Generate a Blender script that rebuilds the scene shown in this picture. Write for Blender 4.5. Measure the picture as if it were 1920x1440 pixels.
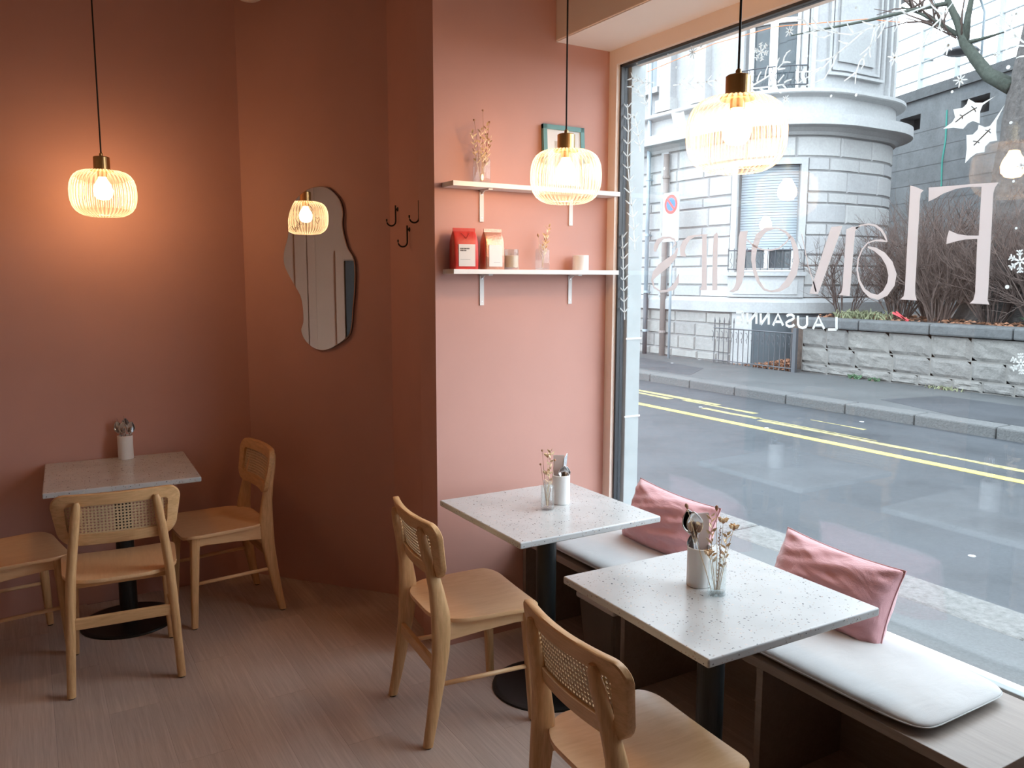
import bpy, bmesh, math, random
from mathutils import Matrix, Vector, noise as mnoise

# ------------------------------------------------------------------ clear
for o in list(bpy.data.objects):
    bpy.data.objects.remove(o, do_unlink=True)
S = bpy.context.scene
COL = S.collection
random.seed(7)
R_ = math.radians

# ------------------------------------------------------------------ camera
cam_d = bpy.data.cameras.new('camera')
cam_d.sensor_width = 36.0
cam_d.lens = 1525.0 / 1920.0 * 36.0
cam_d.clip_start = 0.05
cam_d.clip_end = 300
cam = bpy.data.objects.new('camera', cam_d)
COL.objects.link(cam)
cam.matrix_world = Matrix(((0.85819, 0.06412, -0.50932, 0.0),
                           (-0.51333, 0.11159, -0.85090, 0.0),
                           (0.00227, 0.99168, 0.12869, 1.65),
                           (0, 0, 0, 1)))
S.camera = cam

# ------------------------------------------------------------------ world: bright overcast sky
SKY = 6.2
EXPOSURE = 0.12
LAMP = 225.0         # bulb over the small corner table
LAMP_WINDOW = 85.0   # dimmer bulbs of the lamps near the window
wd = bpy.data.worlds.new('overcast_sky')
S.world = wd
wd.use_nodes = True
wn = wd.node_tree.nodes
wl = wd.node_tree.links
wn.clear()
wo = wn.new('ShaderNodeOutputWorld')
wb = wn.new('ShaderNodeBackground')
wb.inputs['Color'].default_value = (0.80, 0.91, 1.0, 1)
wb.inputs['Strength'].default_value = SKY
wl.new(wb.outputs[0], wo.inputs[0])

S.view_settings.view_transform = 'Standard'
S.view_settings.look = 'None'
S.view_settings.exposure = EXPOSURE
S.view_settings.gamma = 1.0
S.view_settings.use_curve_mapping = False

# ------------------------------------------------------------------ object helpers
def link(o, parent=None):
    COL.objects.link(o)
    if parent is not None:
        o.parent = parent
    return o

def tag(o, label=None, cat=None, group=None, kind=None):
    if label: o['label'] = label
    if cat: o['category'] = cat
    if group: o['group'] = group
    if kind: o['kind'] = kind
    return o

def empty(name, loc=(0, 0, 0), rz=0.0, parent=None):
    o = bpy.data.objects.new(name, None)
    o.empty_display_size = 0.05
    o.location = loc
    o.rotation_euler = (0, 0, rz)
    return link(o, parent)

def copy_tree(o, parent=None):
    c = o.copy()
    COL.objects.link(c)
    c.parent = parent
    for ch in list(o.children):
        copy_tree(ch, c)
    return c

class MB:
    """collects vertices and faces, then becomes ONE mesh object"""
    def __init__(s):
        s.v = []; s.f = []
    def add(s, vs, fs, M=None):
        n = len(s.v)
        s.v += [tuple(M @ Vector(p)) if M is not None else tuple(p) for p in vs]
        s.f += [tuple(i + n for i in f) for f in fs]
        return s
    def box(s, lo, hi, M=None):
        x0, y0, z0 = lo; x1, y1, z1 = hi
        return s.add([(x0,y0,z0),(x1,y0,z0),(x1,y1,z0),(x0,y1,z0),(x0,y0,z1),(x1,y0,z1),(x1,y1,z1),(x0,y1,z1)],
                     [(0,3,2,1),(4,5,6,7),(0,1,5,4),(1,2,6,5),(2,3,7,6),(3,0,4,7)], M)
    def loft(s, rings, M=None, caps=True, closed=False):
        n = len(rings[0]); vs = [p for r in rings for p in r]; fs = []
        m = len(rings)
        for i in range(m if closed else m - 1):
            a = i * n; b = ((i + 1) % m) * n
            for k in range(n):
                k2 = (k + 1) % n
                fs.append((a + k, a + k2, b + k2, b + k))
        if caps and not closed:
            fs.append(tuple(reversed(range(n))))
            fs.append(tuple(range((m - 1) * n, m * n)))
        return s.add(vs, fs, M)
    def tube(s, pts, rad, n=8, M=None, caps=True):
        pts = [Vector(p) for p in pts]
        rings = []
        up = Vector((0, 0, 1))
        for i, p in enumerate(pts):
            t = (pts[min(i + 1, len(pts) - 1)] - pts[max(i - 1, 0)])
            if t.length < 1e-9: t = Vector((0, 0, 1))
            t.normalize()
            ref = up if abs(t.dot(up)) < 0.95 else Vector((1, 0, 0))
            a = t.cross(ref).normalized(); b = t.cross(a).normalized()
            r = rad[i] if isinstance(rad, (list, tuple)) else rad
            rings.append([p + (a * math.cos(2 * math.pi * k / n) + b * math.sin(2 * math.pi * k / n)) * r for k in range(n)])
        return s.loft(rings, M, caps)
    def lathe(s, prof, n=32, M=None, caps=False):
        rings = [[(r * math.cos(2 * math.pi * k / n), r * math.sin(2 * math.pi * k / n), z) for k in range(n)] for r, z in prof]
        return s.loft(rings, M, caps)
    def prism(s, poly, fn0, fn1):
        """poly of 2-tuples; fn0/fn1 map (a,b) to the two 3D faces"""
        n = len(poly)
        vs = [fn0(a, b) for a, b in poly] + [fn1(a, b) for a, b in poly]
        fs = [tuple(range(n)), tuple(reversed(range(n, 2 * n)))]
        fs += [(i, n + i, n + (i + 1) % n, (i + 1) % n) for i in range(n)]
        return s.add(vs, fs)
    def ribbon(s, pts, fn, x0, x1, rounded=True):
        """flat stroke of varying width: pts (a,b,w); fn(x,a,b)->3D"""
        P = [Vector((p[0], p[1])) for p in pts]; L = []; Rr = []
        for i, p in enumerate(P):
            t = P[min(i + 1, len(P) - 1)] - P[max(i - 1, 0)]
            if t.length < 1e-9: t = Vector((1, 0))
            t.normalize(); nrm = Vector((-t.y, t.x)) * pts[i][2] * 0.5
            L.append(p + nrm); Rr.append(p - nrm)
        n = len(P)
        vs = [fn(x0, q.x, q.y) for q in L] + [fn(x0, q.x, q.y) for q in Rr] + [fn(x1, q.x, q.y) for q in L] + [fn(x1, q.x, q.y) for q in Rr]
        fs = []
        for i in range(n - 1):
            fs += [(i, i + 1, n + i + 1, n + i), (2*n + i, 3*n + i, 3*n + i + 1, 2*n + i + 1),
                   (i, 2*n + i, 2*n + i + 1, i + 1), (n + i, n + i + 1, 3*n + i + 1, 3*n + i)]
        fs += [(0, n, 3*n, 2*n), (n - 1, 2*n + n - 1, 3*n + n - 1, n + n - 1)]
        return s.add(vs, fs)
    def mesh(s, name, mat=None, smooth=False):
        me = bpy.data.meshes.new(name)
        me.from_pydata(s.v, [], s.f)
        bm = bmesh.new(); bm.from_mesh(me)
        bmesh.ops.recalc_face_normals(bm, faces=bm.faces)
        bm.to_mesh(me); bm.free()
        if mat is not None: me.materials.append(mat)
        if smooth:
            me.polygons.foreach_set('use_smooth', [True] * len(me.polygons))
        return me
    def build(s, name, mat=None, parent=None, smooth=False, bevel=0, seg=2, loc=None, rz=None):
        o = bpy.data.objects.new(name, s.mesh(name, mat, smooth))
        link(o, parent)
        if loc is not None: o.location = loc
        if rz is not None: o.rotation_euler = (0, 0, rz)
        if bevel:
            b = o.modifiers.new('bevel', 'BEVEL'); b.width = bevel; b.segments = seg; b.limit_method = 'ANGLE'; b.angle_limit = R_(40)
        return o

def auto_smooth(o, ang=35):
    me = o.data
    me.polygons.foreach_set('use_smooth', [True] * len(me.polygons))
    bm = bmesh.new(); bm.from_mesh(me)
    for e in bm.edges:
        if len(e.link_faces) == 2 and e.calc_face_angle(0) > R_(ang): e.smooth = False
    bm.to_mesh(me); bm.free()
    return o

# ------------------------------------------------------------------ material helpers
class NT:
    def __init__(s, name):
        s.m = bpy.data.materials.new(name); s.m.use_nodes = True
        s.t = s.m.node_tree; s.n = s.t.nodes; s.l = s.t.links
        s.n.clear()
        s.out = s.n.new('ShaderNodeOutputMaterial')
        s.b = s.n.new('ShaderNodeBsdfPrincipled')
        s.l.new(s.b.outputs[0], s.out.inputs[0])
    def node(s, typ, **kw):
        n = s.n.new(typ)
        for k, v in kw.items():
            if k in n.inputs: n.inputs[k].default_value = v
            else: setattr(n, k, v)
        return n
    def coords(s, scale=(1, 1, 1), kind='Object', rot=(0, 0, 0)):
        c = s.n.new('ShaderNodeTexCoord'); mp = s.n.new('ShaderNodeMapping')
        mp.inputs['Scale'].default_value = scale; mp.inputs['Rotation'].default_value = rot
        s.l.new(c.outputs[kind], mp.inputs['Vector'])
        return mp.outputs[0]
    def noise(s, vec, scale=5, detail=4, rough=0.5, dist=0):
        n = s.n.new('ShaderNodeTexNoise')
        n.inputs['Scale'].default_value = scale; n.inputs['Detail'].default_value = detail
        n.inputs['Roughness'].default_value = rough; n.inputs['Distortion'].default_value = dist
        s.l.new(vec, n.inputs['Vector']); return n.outputs['Fac']
    def ramp(s, fac, stops):
        r = s.n.new('ShaderNodeValToRGB')
        e = r.color_ramp.elements
        while len(e) < len(stops): e.new(0.5)
        for el, (p, c) in zip(e, stops):
            el.position = p; el.color = c if len(c) == 4 else (*c, 1)
        s.l.new(fac, r.inputs[0]); return r.outputs[0]
    def mix(s, fac, a, b, blend='MIX'):
        m = s.n.new('ShaderNodeMix'); m.data_type = 'RGBA'; m.blend_type = blend
        for sock, v in ((m.inputs[0], fac), (m.inputs[6], a), (m.inputs[7], b)):
            if isinstance(v, (int, float)): sock.default_value = v
            elif isinstance(v, tuple): sock.default_value = v if len(v) == 4 else (*v, 1)
            else: s.l.new(v, sock)
        return m.outputs[2]
    def bump(s, h, strength=0.2, dist=0.01):
        b = s.n.new('ShaderNodeBump'); b.inputs['Strength'].default_value = strength; b.inputs['Distance'].default_value = dist
        s.l.new(h, b.inputs['Height']); s.l.new(b.outputs[0], s.b.inputs['Normal'])
    def col(s, c):
        if isinstance(c, tuple): s.b.inputs['Base Color'].default_value = (*c[:3], 1)
        else: s.l.new(c, s.b.inputs['Base Color'])
    def set(s, **kw):
        for k, v in kw.items(): s.b.inputs[k.replace('_', ' ')].default_value = v
        return s

def scale_c(c, k): return tuple(min(1, x * k) for x in c)

def plain(name, c, rough=0.5, metal=0.0, var=0.06, scale=12, bump=0.0, spec=None):
    t = NT(name); v = t.coords()
    f = t.noise(v, scale, 5)
    t.col(t.ramp(f, [(0.3, scale_c(c, 1 - var)), (0.7, scale_c(c, 1 + var))]))
    t.set(Roughness=rough, Metallic=metal)
    if spec is not None: t.b.inputs['Specular IOR Level'].default_value = spec
    if bump: t.bump(t.noise(v, scale * 6, 3), bump, 0.004)
    return t.m

def wood(name, a, b, scale=(28, 28, 2.2), rough=0.42, rnd=False, wavey=1.2):
    t = NT(name); v = t.coords(scale)
    f1 = t.noise(v, 1.4, 5, 0.6, wavey)
    f2 = t.noise(v, 6.0, 3, 0.6, 0.3)
    c = t.mix(0.35, t.ramp(f1, [(0.3, a), (0.72, b)]), t.ramp(f2, [(0.35, a), (0.65, b)]))
    if rnd:
        oi = t.n.new('ShaderNodeObjectInfo')
        k = t.ramp(oi.outputs['Random'], [(0, (0.95, 0.95, 0.955)), (1, (1.04, 1.035, 1.03))])
        c = t.mix(1.0, c, k, 'MULTIPLY')
    t.col(c); t.set(Roughness=rough)
    t.bump(f2, 0.06, 0.003)
    return t.m

def terrazzo():
    t = NT('terrazzo'); v = t.coords()
    base = t.ramp(t.noise(v, 9, 5), [(0.3, (0.52, 0.54, 0.55)), (0.7, (0.60, 0.62, 0.63))])
    dn = t.n.new('ShaderNodeTexNoise'); dn.inputs['Scale'].default_value = 55; t.l.new(v, dn.inputs['Vector'])
    wv = t.mix(0.012, v, dn.outputs['Color'])
    c = base
    for sc, th, colr, sel in ((70, 0.20, (0.07, 0.07, 0.085), 0.86), (110, 0.24, (0.14, 0.13, 0.14), 0.84), (130, 0.28, (0.42, 0.36, 0.33), 0.80), (60, 0.22, (0.66, 0.60, 0.56), 0.8)):
        vo = t.n.new('ShaderNodeTexVoronoi'); vo.inputs['Scale'].default_value = sc; t.l.new(wv, vo.inputs['Vector'])
        near = t.n.new('ShaderNodeMath'); near.operation = 'LESS_THAN'; near.inputs[1].default_value = th
        t.l.new(vo.outputs['Distance'], near.inputs[0])
        sp = t.n.new('ShaderNodeSeparateColor'); t.l.new(vo.outputs['Color'], sp.inputs[0])
        pick = t.n.new('ShaderNodeMath'); pick.operation = 'GREATER_THAN'; pick.inputs[1].default_value = sel
        t.l.new(sp.outputs[0], pick.inputs[0])
        mu = t.n.new('ShaderNodeMath'); mu.operation = 'MULTIPLY'
        t.l.new(near.outputs[0], mu.inputs[0]); t.l.new(pick.outputs[0], mu.inputs[1])
        c = t.mix(mu.outputs[0], c, colr)
    t.col(c); t.set(Roughness=0.22)
    return t.m

def fabric(name, c, sheen=0.3, rough=0.9, fold=0.0):
    t = NT(name); v = t.coords()
    f = t.noise(v, 7, 4)
    t.col(t.ramp(f, [(0.3, scale_c(c, 0.93)), (0.7, scale_c(c, 1.05))]))
    t.set(Roughness=rough, Sheen_Weight=sheen, Sheen_Roughness=0.4)
    weave = t.noise(t.coords((600, 600, 600)), 1, 2)
    if fold:
        big = t.noise(t.coords((6, 16, 9)), 1, 4, 0.5, 1.5)
        t.bump(t.mix(0.1, big, weave), fold, 0.02)
    else:
        t.bump(weave, 0.12, 0.001)
    return t.m

def clear_glass(name, tint=(1, 1, 1), rough=0.0, ior=1.45, body=0.0, rim=0.0, ribs=0):
    """thin-walled glass: Fresnel reflection over straight transmission (plus a little milkiness)"""
    t = NT(name); t.n.remove(t.b)
    tr = t.node('ShaderNodeBsdfTransparent', Color=(*tint, 1))
    gl = t.node('ShaderNodeBsdfGlossy', Roughness=rough, Color=(1, 1, 1, 1))
    # Schlick reflectance from the facing angle, the same on both faces of the thin wall
    lw = t.node('ShaderNodeLayerWeight', Blend=0.5)
    pw = t.n.new('ShaderNodeMath'); pw.operation = 'POWER'; pw.inputs[1].default_value = 5.0
    t.l.new(lw.outputs['Facing'], pw.inputs[0])
    r0 = ((ior - 1) / (ior + 1)) ** 2
    fr = t.n.new('ShaderNodeMath'); fr.operation = 'MULTIPLY_ADD'; fr.inputs[1].default_value = 1 - r0; fr.inputs[2].default_value = r0
    t.l.new(pw.outputs[0], fr.inputs[0])
    mx = t.n.new('ShaderNodeMixShader')
    t.l.new(fr.outputs[0], mx.inputs[0])
    last = tr.outputs[0]
    if body:
        tl = t.node('ShaderNodeBsdfTranslucent', Color=(0.95, 0.95, 0.95, 1)); df = t.node('ShaderNodeBsdfDiffuse', Color=(0.95, 0.95, 0.95, 1))
        md = t.n.new('ShaderNodeMixShader'); md.inputs[0].default_value = 0.5
        t.l.new(tl.outputs[0], md.inputs[1]); t.l.new(df.outputs[0], md.inputs[2])
        mb = t.n.new('ShaderNodeMixShader'); mb.inputs[0].default_value = body
        if rim:   # the glass gets milkier where it is seen edge-on and the path through it is longer
            q = t.n.new('ShaderNodeMath'); q.operation = 'POWER'; q.inputs[1].default_value = 1.6; t.l.new(lw.outputs['Facing'], q.inputs[0])
            a_ = t.n.new('ShaderNodeMath'); a_.operation = 'MULTIPLY_ADD'; a_.inputs[1].default_value = rim; a_.inputs[2].default_value = body
            t.l.new(q.outputs[0], a_.inputs[0]); last_f = a_.outputs[0]
            if ribs:   # moulded ribs: the wall is thick and milky on a rib, thin and clear between two
                tc = t.n.new('ShaderNodeTexCoord'); sx = t.n.new('ShaderNodeSeparateXYZ'); t.l.new(tc.outputs['Object'], sx.inputs[0])
                an = t.n.new('ShaderNodeMath'); an.operation = 'ARCTAN2'; t.l.new(sx.outputs[1], an.inputs[0]); t.l.new(sx.outputs[0], an.inputs[1])
                mu = t.n.new('ShaderNodeMath'); mu.operation = 'MULTIPLY'; mu.inputs[1].default_value = ribs; t.l.new(an.outputs[0], mu.inputs[0])
                co = t.n.new('ShaderNodeMath'); co.operation = 'COSINE'; t.l.new(mu.outputs[0], co.inputs[0])
                mr = t.n.new('ShaderNodeMapRange'); mr.inputs['From Min'].default_value = -1; mr.inputs['To Min'].default_value = 0.25; mr.inputs['To Max'].default_value = 2.4
                t.l.new(co.outputs[0], mr.inputs['Value'])
                fm = t.n.new('ShaderNodeMath'); fm.operation = 'MULTIPLY'; t.l.new(last_f, fm.inputs[0]); t.l.new(mr.outputs[0], fm.inputs[1]); last_f = fm.outputs[0]
            t.l.new(last_f, mb.inputs[0])
        t.l.new(tr.outputs[0], mb.inputs[1]); t.l.new(md.outputs[0], mb.inputs[2]); last = mb.outputs[0]
    t.l.new(last, mx.inputs[1]); t.l.new(gl.outputs[0], mx.inputs[2])
    t.l.new(mx.outputs[0], t.out.inputs[0])
    return t.m

def film(name, c):
    """thin vinyl film: half reflects, half lets light through"""
    t = NT(name); t.n.remove(t.b)
    tl = t.node('ShaderNodeBsdfTranslucent', Color=(*c, 1)); df = t.node('ShaderNodeBsdfDiffuse', Color=(*c, 1))
    md = t.n.new('ShaderNodeMixShader'); md.inputs[0].default_value = 0.25
    t.l.new(tl.outputs[0], md.inputs[1]); t.l.new(df.outputs[0], md.inputs[2])
    t.l.new(md.outputs[0], t.out.inputs[0])
    return t.m

def emis(name, c, k):
    t = NT(name); t.n.remove(t.b)
    e = t.node('ShaderNodeEmission', Color=(*c, 1), Strength=k)
    t.l.new(e.outputs[0], t.out.inputs[0]); return t.m

def asphalt(name, c, rough, wet=0.3):
    t = NT(name); v = t.coords()
    f = t.noise(v, 0.9, 5, 0.6); g = t.noise(v, 55, 3, 0.7)
    cc = t.mix(0.4, t.ramp(f, [(0.3, scale_c(c, 0.8)), (0.7, scale_c(c, 1.2))]), t.ramp(g, [(0.35, scale_c(c, 0.6)), (0.7, scale_c(c, 1.6))]))
    vo = t.n.new('ShaderNodeTexVoronoi'); vo.inputs['Scale'].default_value = 1.5; t.l.new(v, vo.inputs['Vector'])
    near = t.n.new('ShaderNodeMath'); near.operation = 'LESS_THAN'; near.inputs[1].default_value = 0.045; t.l.new(vo.outputs['Distance'], near.inputs[0])
    cc = t.mix(near.outputs[0], cc, (0.55, 0.56, 0.57))
    t.col(cc)
    rr = t.ramp(f, [(0.35, (rough - wet,) * 3), (0.65, (rough,) * 3)])
    t.l.new(rr, t.b.inputs['Roughness'])
    t.bump(g, 0.25, 0.004)
    return t.m

def stone(name, c, var=0.22, scale=6, bump=0.5, rough=0.85):
    t = NT(name); v = t.coords()
    f = t.noise(v, scale, 6, 0.65); g = t.noise(v, scale * 8, 4, 0.7)
    oi = t.n.new('ShaderNodeObjectInfo')
    cc = t.mix(0.3, t.ramp(f, [(0.28, scale_c(c, 1 - var)), (0.72, scale_c(c, 1 + var))]), t.ramp(g, [(0.3, scale_c(c, 0.7)), (0.7, scale_c(c, 1.25))]))
    k = t.ramp(oi.outputs['Random'], [(0, (0.9, 0.9, 0.91)), (1, (1.07, 1.06, 1.04))])
    t.col(t.mix(1.0, cc, k, 'MULTIPLY')); t.set(Roughness=rough)
    t.bump(f, bump, 0.03)
    return t.m

M = {}
M['terracotta'] = plain('terracotta_paint', (0.60, 0.325, 0.272), 0.6, var=0.03, scale=3, bump=0.03)
M['soffit'] = plain('soffit_paint', (0.86, 0.82, 0.80), 0.6, var=0.02, scale=3)
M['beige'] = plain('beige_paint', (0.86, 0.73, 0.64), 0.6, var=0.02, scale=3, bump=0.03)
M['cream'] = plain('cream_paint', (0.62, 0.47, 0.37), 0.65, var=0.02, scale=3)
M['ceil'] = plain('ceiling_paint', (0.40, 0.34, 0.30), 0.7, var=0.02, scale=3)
M['plank'] = wood('floor_plank', (0.48, 0.37, 0.315), (0.68, 0.555, 0.49), (34, 1.1, 34), 0.45, True)
M['subfloor'] = plain('subfloor', (0.12, 0.09, 0.075), 0.9)
M['oak'] = wood('oak', (0.58, 0.33, 0.145), (0.84, 0.54, 0.28), (30, 30, 2.4), 0.42)
M['oak_x'] = wood('oak_across', (0.58, 0.33, 0.145), (0.84, 0.54, 0.28), (2.4, 30, 30), 0.42)
M['oak_y'] = wood('oak_seat', (0.78, 0.48, 0.245), (0.90, 0.60, 0.345), (16, 2.0, 16), 0.30, wavey=2.2)
M['cane'] = plain('cane', (0.66, 0.50, 0.31), 0.6, var=0.15, scale=150)
M['benchwood'] = wood('bench_oak', (0.24, 0.20, 0.175), (0.32, 0.27, 0.24), (20, 1.5, 20), 0.4)
M['terrazzo'] = terrazzo()
M['black'] = plain('black_metal', (0.016, 0.020, 0.022), 0.38, 0.3, var=0.1)
M['blackplastic'] = plain('black_plastic', (0.012, 0.012, 0.013), 0.5)
M['brass'] = plain('brushed_brass', (0.62, 0.43, 0.20), 0.32, 1.0, var=0.05, scale=40)
M['steel'] = plain('polished_steel', (0.72, 0.73, 0.75), 0.14, 1.0, var=0.02)
M['whitemetal'] = plain('white_metal', (0.80, 0.80, 0.80), 0.4, var=0.02)
M['whitewood'] = plain('white_laminate', (0.84, 0.84, 0.84), 0.4, var=0.02)
M['ceramic'] = plain('white_ceramic', (0.90, 0.90, 0.90), 0.3, var=0.02)
M['cushion'] = fabric('white_cotton', (0.545, 0.55, 0.555), 0.2, 0.9, 0.12)
M['pink'] = fabric('pink_velvet', (0.68, 0.36, 0.385), 0.7, 0.8, 0.45)
M['shade'] = clear_glass('ribbed_glass', (0.985, 0.98, 0.97), 0.08, 1.6, 0.05, 0.30, 44)
M['vase'] = clear_glass('vase_glass', (0.93, 0.95, 0.95), 0.02, 1.5, 0.05)
M['pane'] = clear_glass('window_glass', (0.985, 0.992, 0.99), 0.0, 1.55)
M['bulb'] = emis('bulb_glow', (1.0, 0.51, 0.18), LAMP)
M['bulb_dim'] = emis('bulb_glow_dim', (1.0, 0.56, 0.25), LAMP_WINDOW)
M['mirror'] = plain('mirror_silver', (0.86, 0.87, 0.87), 0.0, 1.0, var=0.0)
M['frame_dark'] = plain('window_frame', (0.05, 0.055, 0.065), 0.4)
M['frame_pale'] = plain('window_sill_metal', (0.34, 0.38, 0.39), 0.45, 0.0)
M['letter'] = film('letter_film', (0.745, 0.695, 0.685))
M['decal'] = film('frost_film', (0.86, 0.88, 0.88))
M['vein'] = plain('vein_grey', (0.14, 0.17, 0.19), 0.8)
M['teal'] = plain('teal_paint', (0.13, 0.30, 0.30), 0.5)
M['paper'] = plain('paper', (0.80, 0.80, 0.80), 0.8, var=0.02)
M['card'] = plain('menu_card', (0.60, 0.47, 0.43), 0.7, var=0.03)
M['redbag'] = plain('red_foil', (0.60, 0.045, 0.035), 0.45, var=0.10, bump=0.25)
M['goldbag'] = plain('rose_gold_foil', (0.60, 0.29, 0.205), 0.36, 0.7, var=0.12, scale=16, bump=0.4)
M['ink'] = plain('grey_ink', (0.16, 0.16, 0.17), 0.8)
M['wax'] = plain('candle_wax', (0.80, 0.66, 0.54), 0.6, var=0.03)
M['dried'] = plain('dried_flower', (0.70, 0.45, 0.24), 0.85, var=0.25, scale=60)
M['straw'] = plain('dried_straw', (0.86, 0.66, 0.44), 0.85, var=0.2, scale=60)
M['rust'] = plain('dried_rust', (0.48, 0.27, 0.17), 0.85, var=0.25, scale=60)
M['plasticbox'] = clear_glass('clear_plastic', (0.75, 0.77, 0.78), 0.15, 1.45, 0.25)
M['bluelid'] = plain('blue_plastic', (0.02, 0.09, 0.20), 0.4)
# outdoors
M['asphalt'] = asphalt('road_asphalt', (0.034, 0.039, 0.046), 0.62, 0.26)
M['pavement'] = asphalt('pavement_asphalt', (0.060, 0.064, 0.067), 0.7, 0.2)
M['patch'] = asphalt('pavement_patch', (0.036, 0.04, 0.047), 0.6, 0.2)
M['granite'] = stone('kerb_granite', (0.095, 0.098, 0.10), 0.3, 30, 0.6)
M['granite_pale'] = stone('kerb_granite_pale', (0.15, 0.15, 0.145), 0.55, 26, 0.8)
M['yellow_worn'] = plain('worn_yellow_paint', (0.26, 0.225, 0.10), 0.75, var=0.5, scale=14)
M['fencegrey'] = plain('fence_paint', (0.30, 0.33, 0.34), 0.5, var=0.05)
M['yellow'] = plain('yellow_road_paint', (0.42, 0.335, 0.09), 0.7, var=0.2, scale=9)
M['plaster'] = stone('facade_block', (0.36, 0.362, 0.365), 0.06, 3, 0.06, 0.8)
M['plaster_dark'] = plain('facade_joint', (0.25, 0.25, 0.25), 0.9)
M['trimstone'] = stone('facade_trim', (0.36, 0.366, 0.372), 0.08, 3, 0.05, 0.75)
M['greystone'] = stone('facade_band', (0.30, 0.308, 0.316), 0.1, 3, 0.08, 0.8)
M['rough'] = stone('rock_faced_stone', (0.155, 0.152, 0.146), 0.22, 9, 0.9)
M['rough_pale'] = stone('plinth_stone', (0.25, 0.247, 0.24), 0.18, 9, 0.6)
M['mortar'] = plain('mortar', (0.15, 0.145, 0.137), 0.95)
M['cap'] = stone('mossy_cap_stone', (0.075, 0.08, 0.085), 0.35, 7, 0.5)
M['concrete'] = stone('old_concrete', (0.125, 0.135, 0.143), 0.4, 2.2, 0.5)
M['nicheshade'] = plain('niche_shade_paint', (0.03, 0.032, 0.035), 0.8)  # shade inside the recesses put into the colour of the niche backs
M['winglass'] = plain('far_window_glass', (0.05, 0.065, 0.075), 0.08, 0.0, var=0.1)
M['shutter'] = plain('roller_shutter', (0.28, 0.32, 0.35), 0.6, var=0.03)
M['iron'] = plain('wrought_iron', (0.075, 0.08, 0.09), 0.55, 0.4)
M['zinc'] = plain('zinc_pipe', (0.30, 0.35, 0.39), 0.5, 0.3)
M['pipebrown'] = plain('brown_pipe', (0.20, 0.17, 0.16), 0.6)
M['soil'] = plain('garden_soil', (0.075, 0.055, 0.045), 0.95, var=0.4, scale=14, bump=0.4)
M['twig'] = plain('bare_twig', (0.085, 0.058, 0.05), 0.9, var=0.3, scale=20)
M['bark'] = stone('tree_bark', (0.085, 0.078, 0.075), 0.6, 12, 1.0, 0.95)
M['mossbark'] = plain('mossy_bark', (0.045, 0.055, 0.045), 0.95, var=0.3, scale=20)
M['leaf'] = plain('dead_leaf', (0.27, 0.13, 0.075), 0.85, var=0.35, scale=30)
M['grass'] = plain('pale_grass', (0.20, 0.215, 0.125), 0.9, var=0.3, scale=30)
M['green'] = plain('green_leaf', (0.06, 0.12, 0.06), 0.7, var=0.35, scale=30)
M['signwhite'] = plain('sign_enamel', (0.35, 0.385, 0.385), 0.4, var=0.01)
M['signred'] = plain('sign_red', (0.62, 0.06, 0.05), 0.4, var=0.01)
M['signblue'] = plain('sign_blue', (0.03, 0.14, 0.42), 0.4, var=0.01)
M['signgrey'] = plain('sign_print', (0.38, 0.39, 0.40), 0.6)
M['graf'] = plain('spray_blue', (0.02, 0.16, 0.36), 0.7)
M['grafgreen'] = plain('spray_green', (0.02, 0.22, 0.18), 0.7)
M['redtape'] = plain('red_tape', (0.55, 0.05, 0.06), 0.6)
M['orange'] = plain('orange_cable', (0.75, 0.20, 0.07), 0.6)

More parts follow.
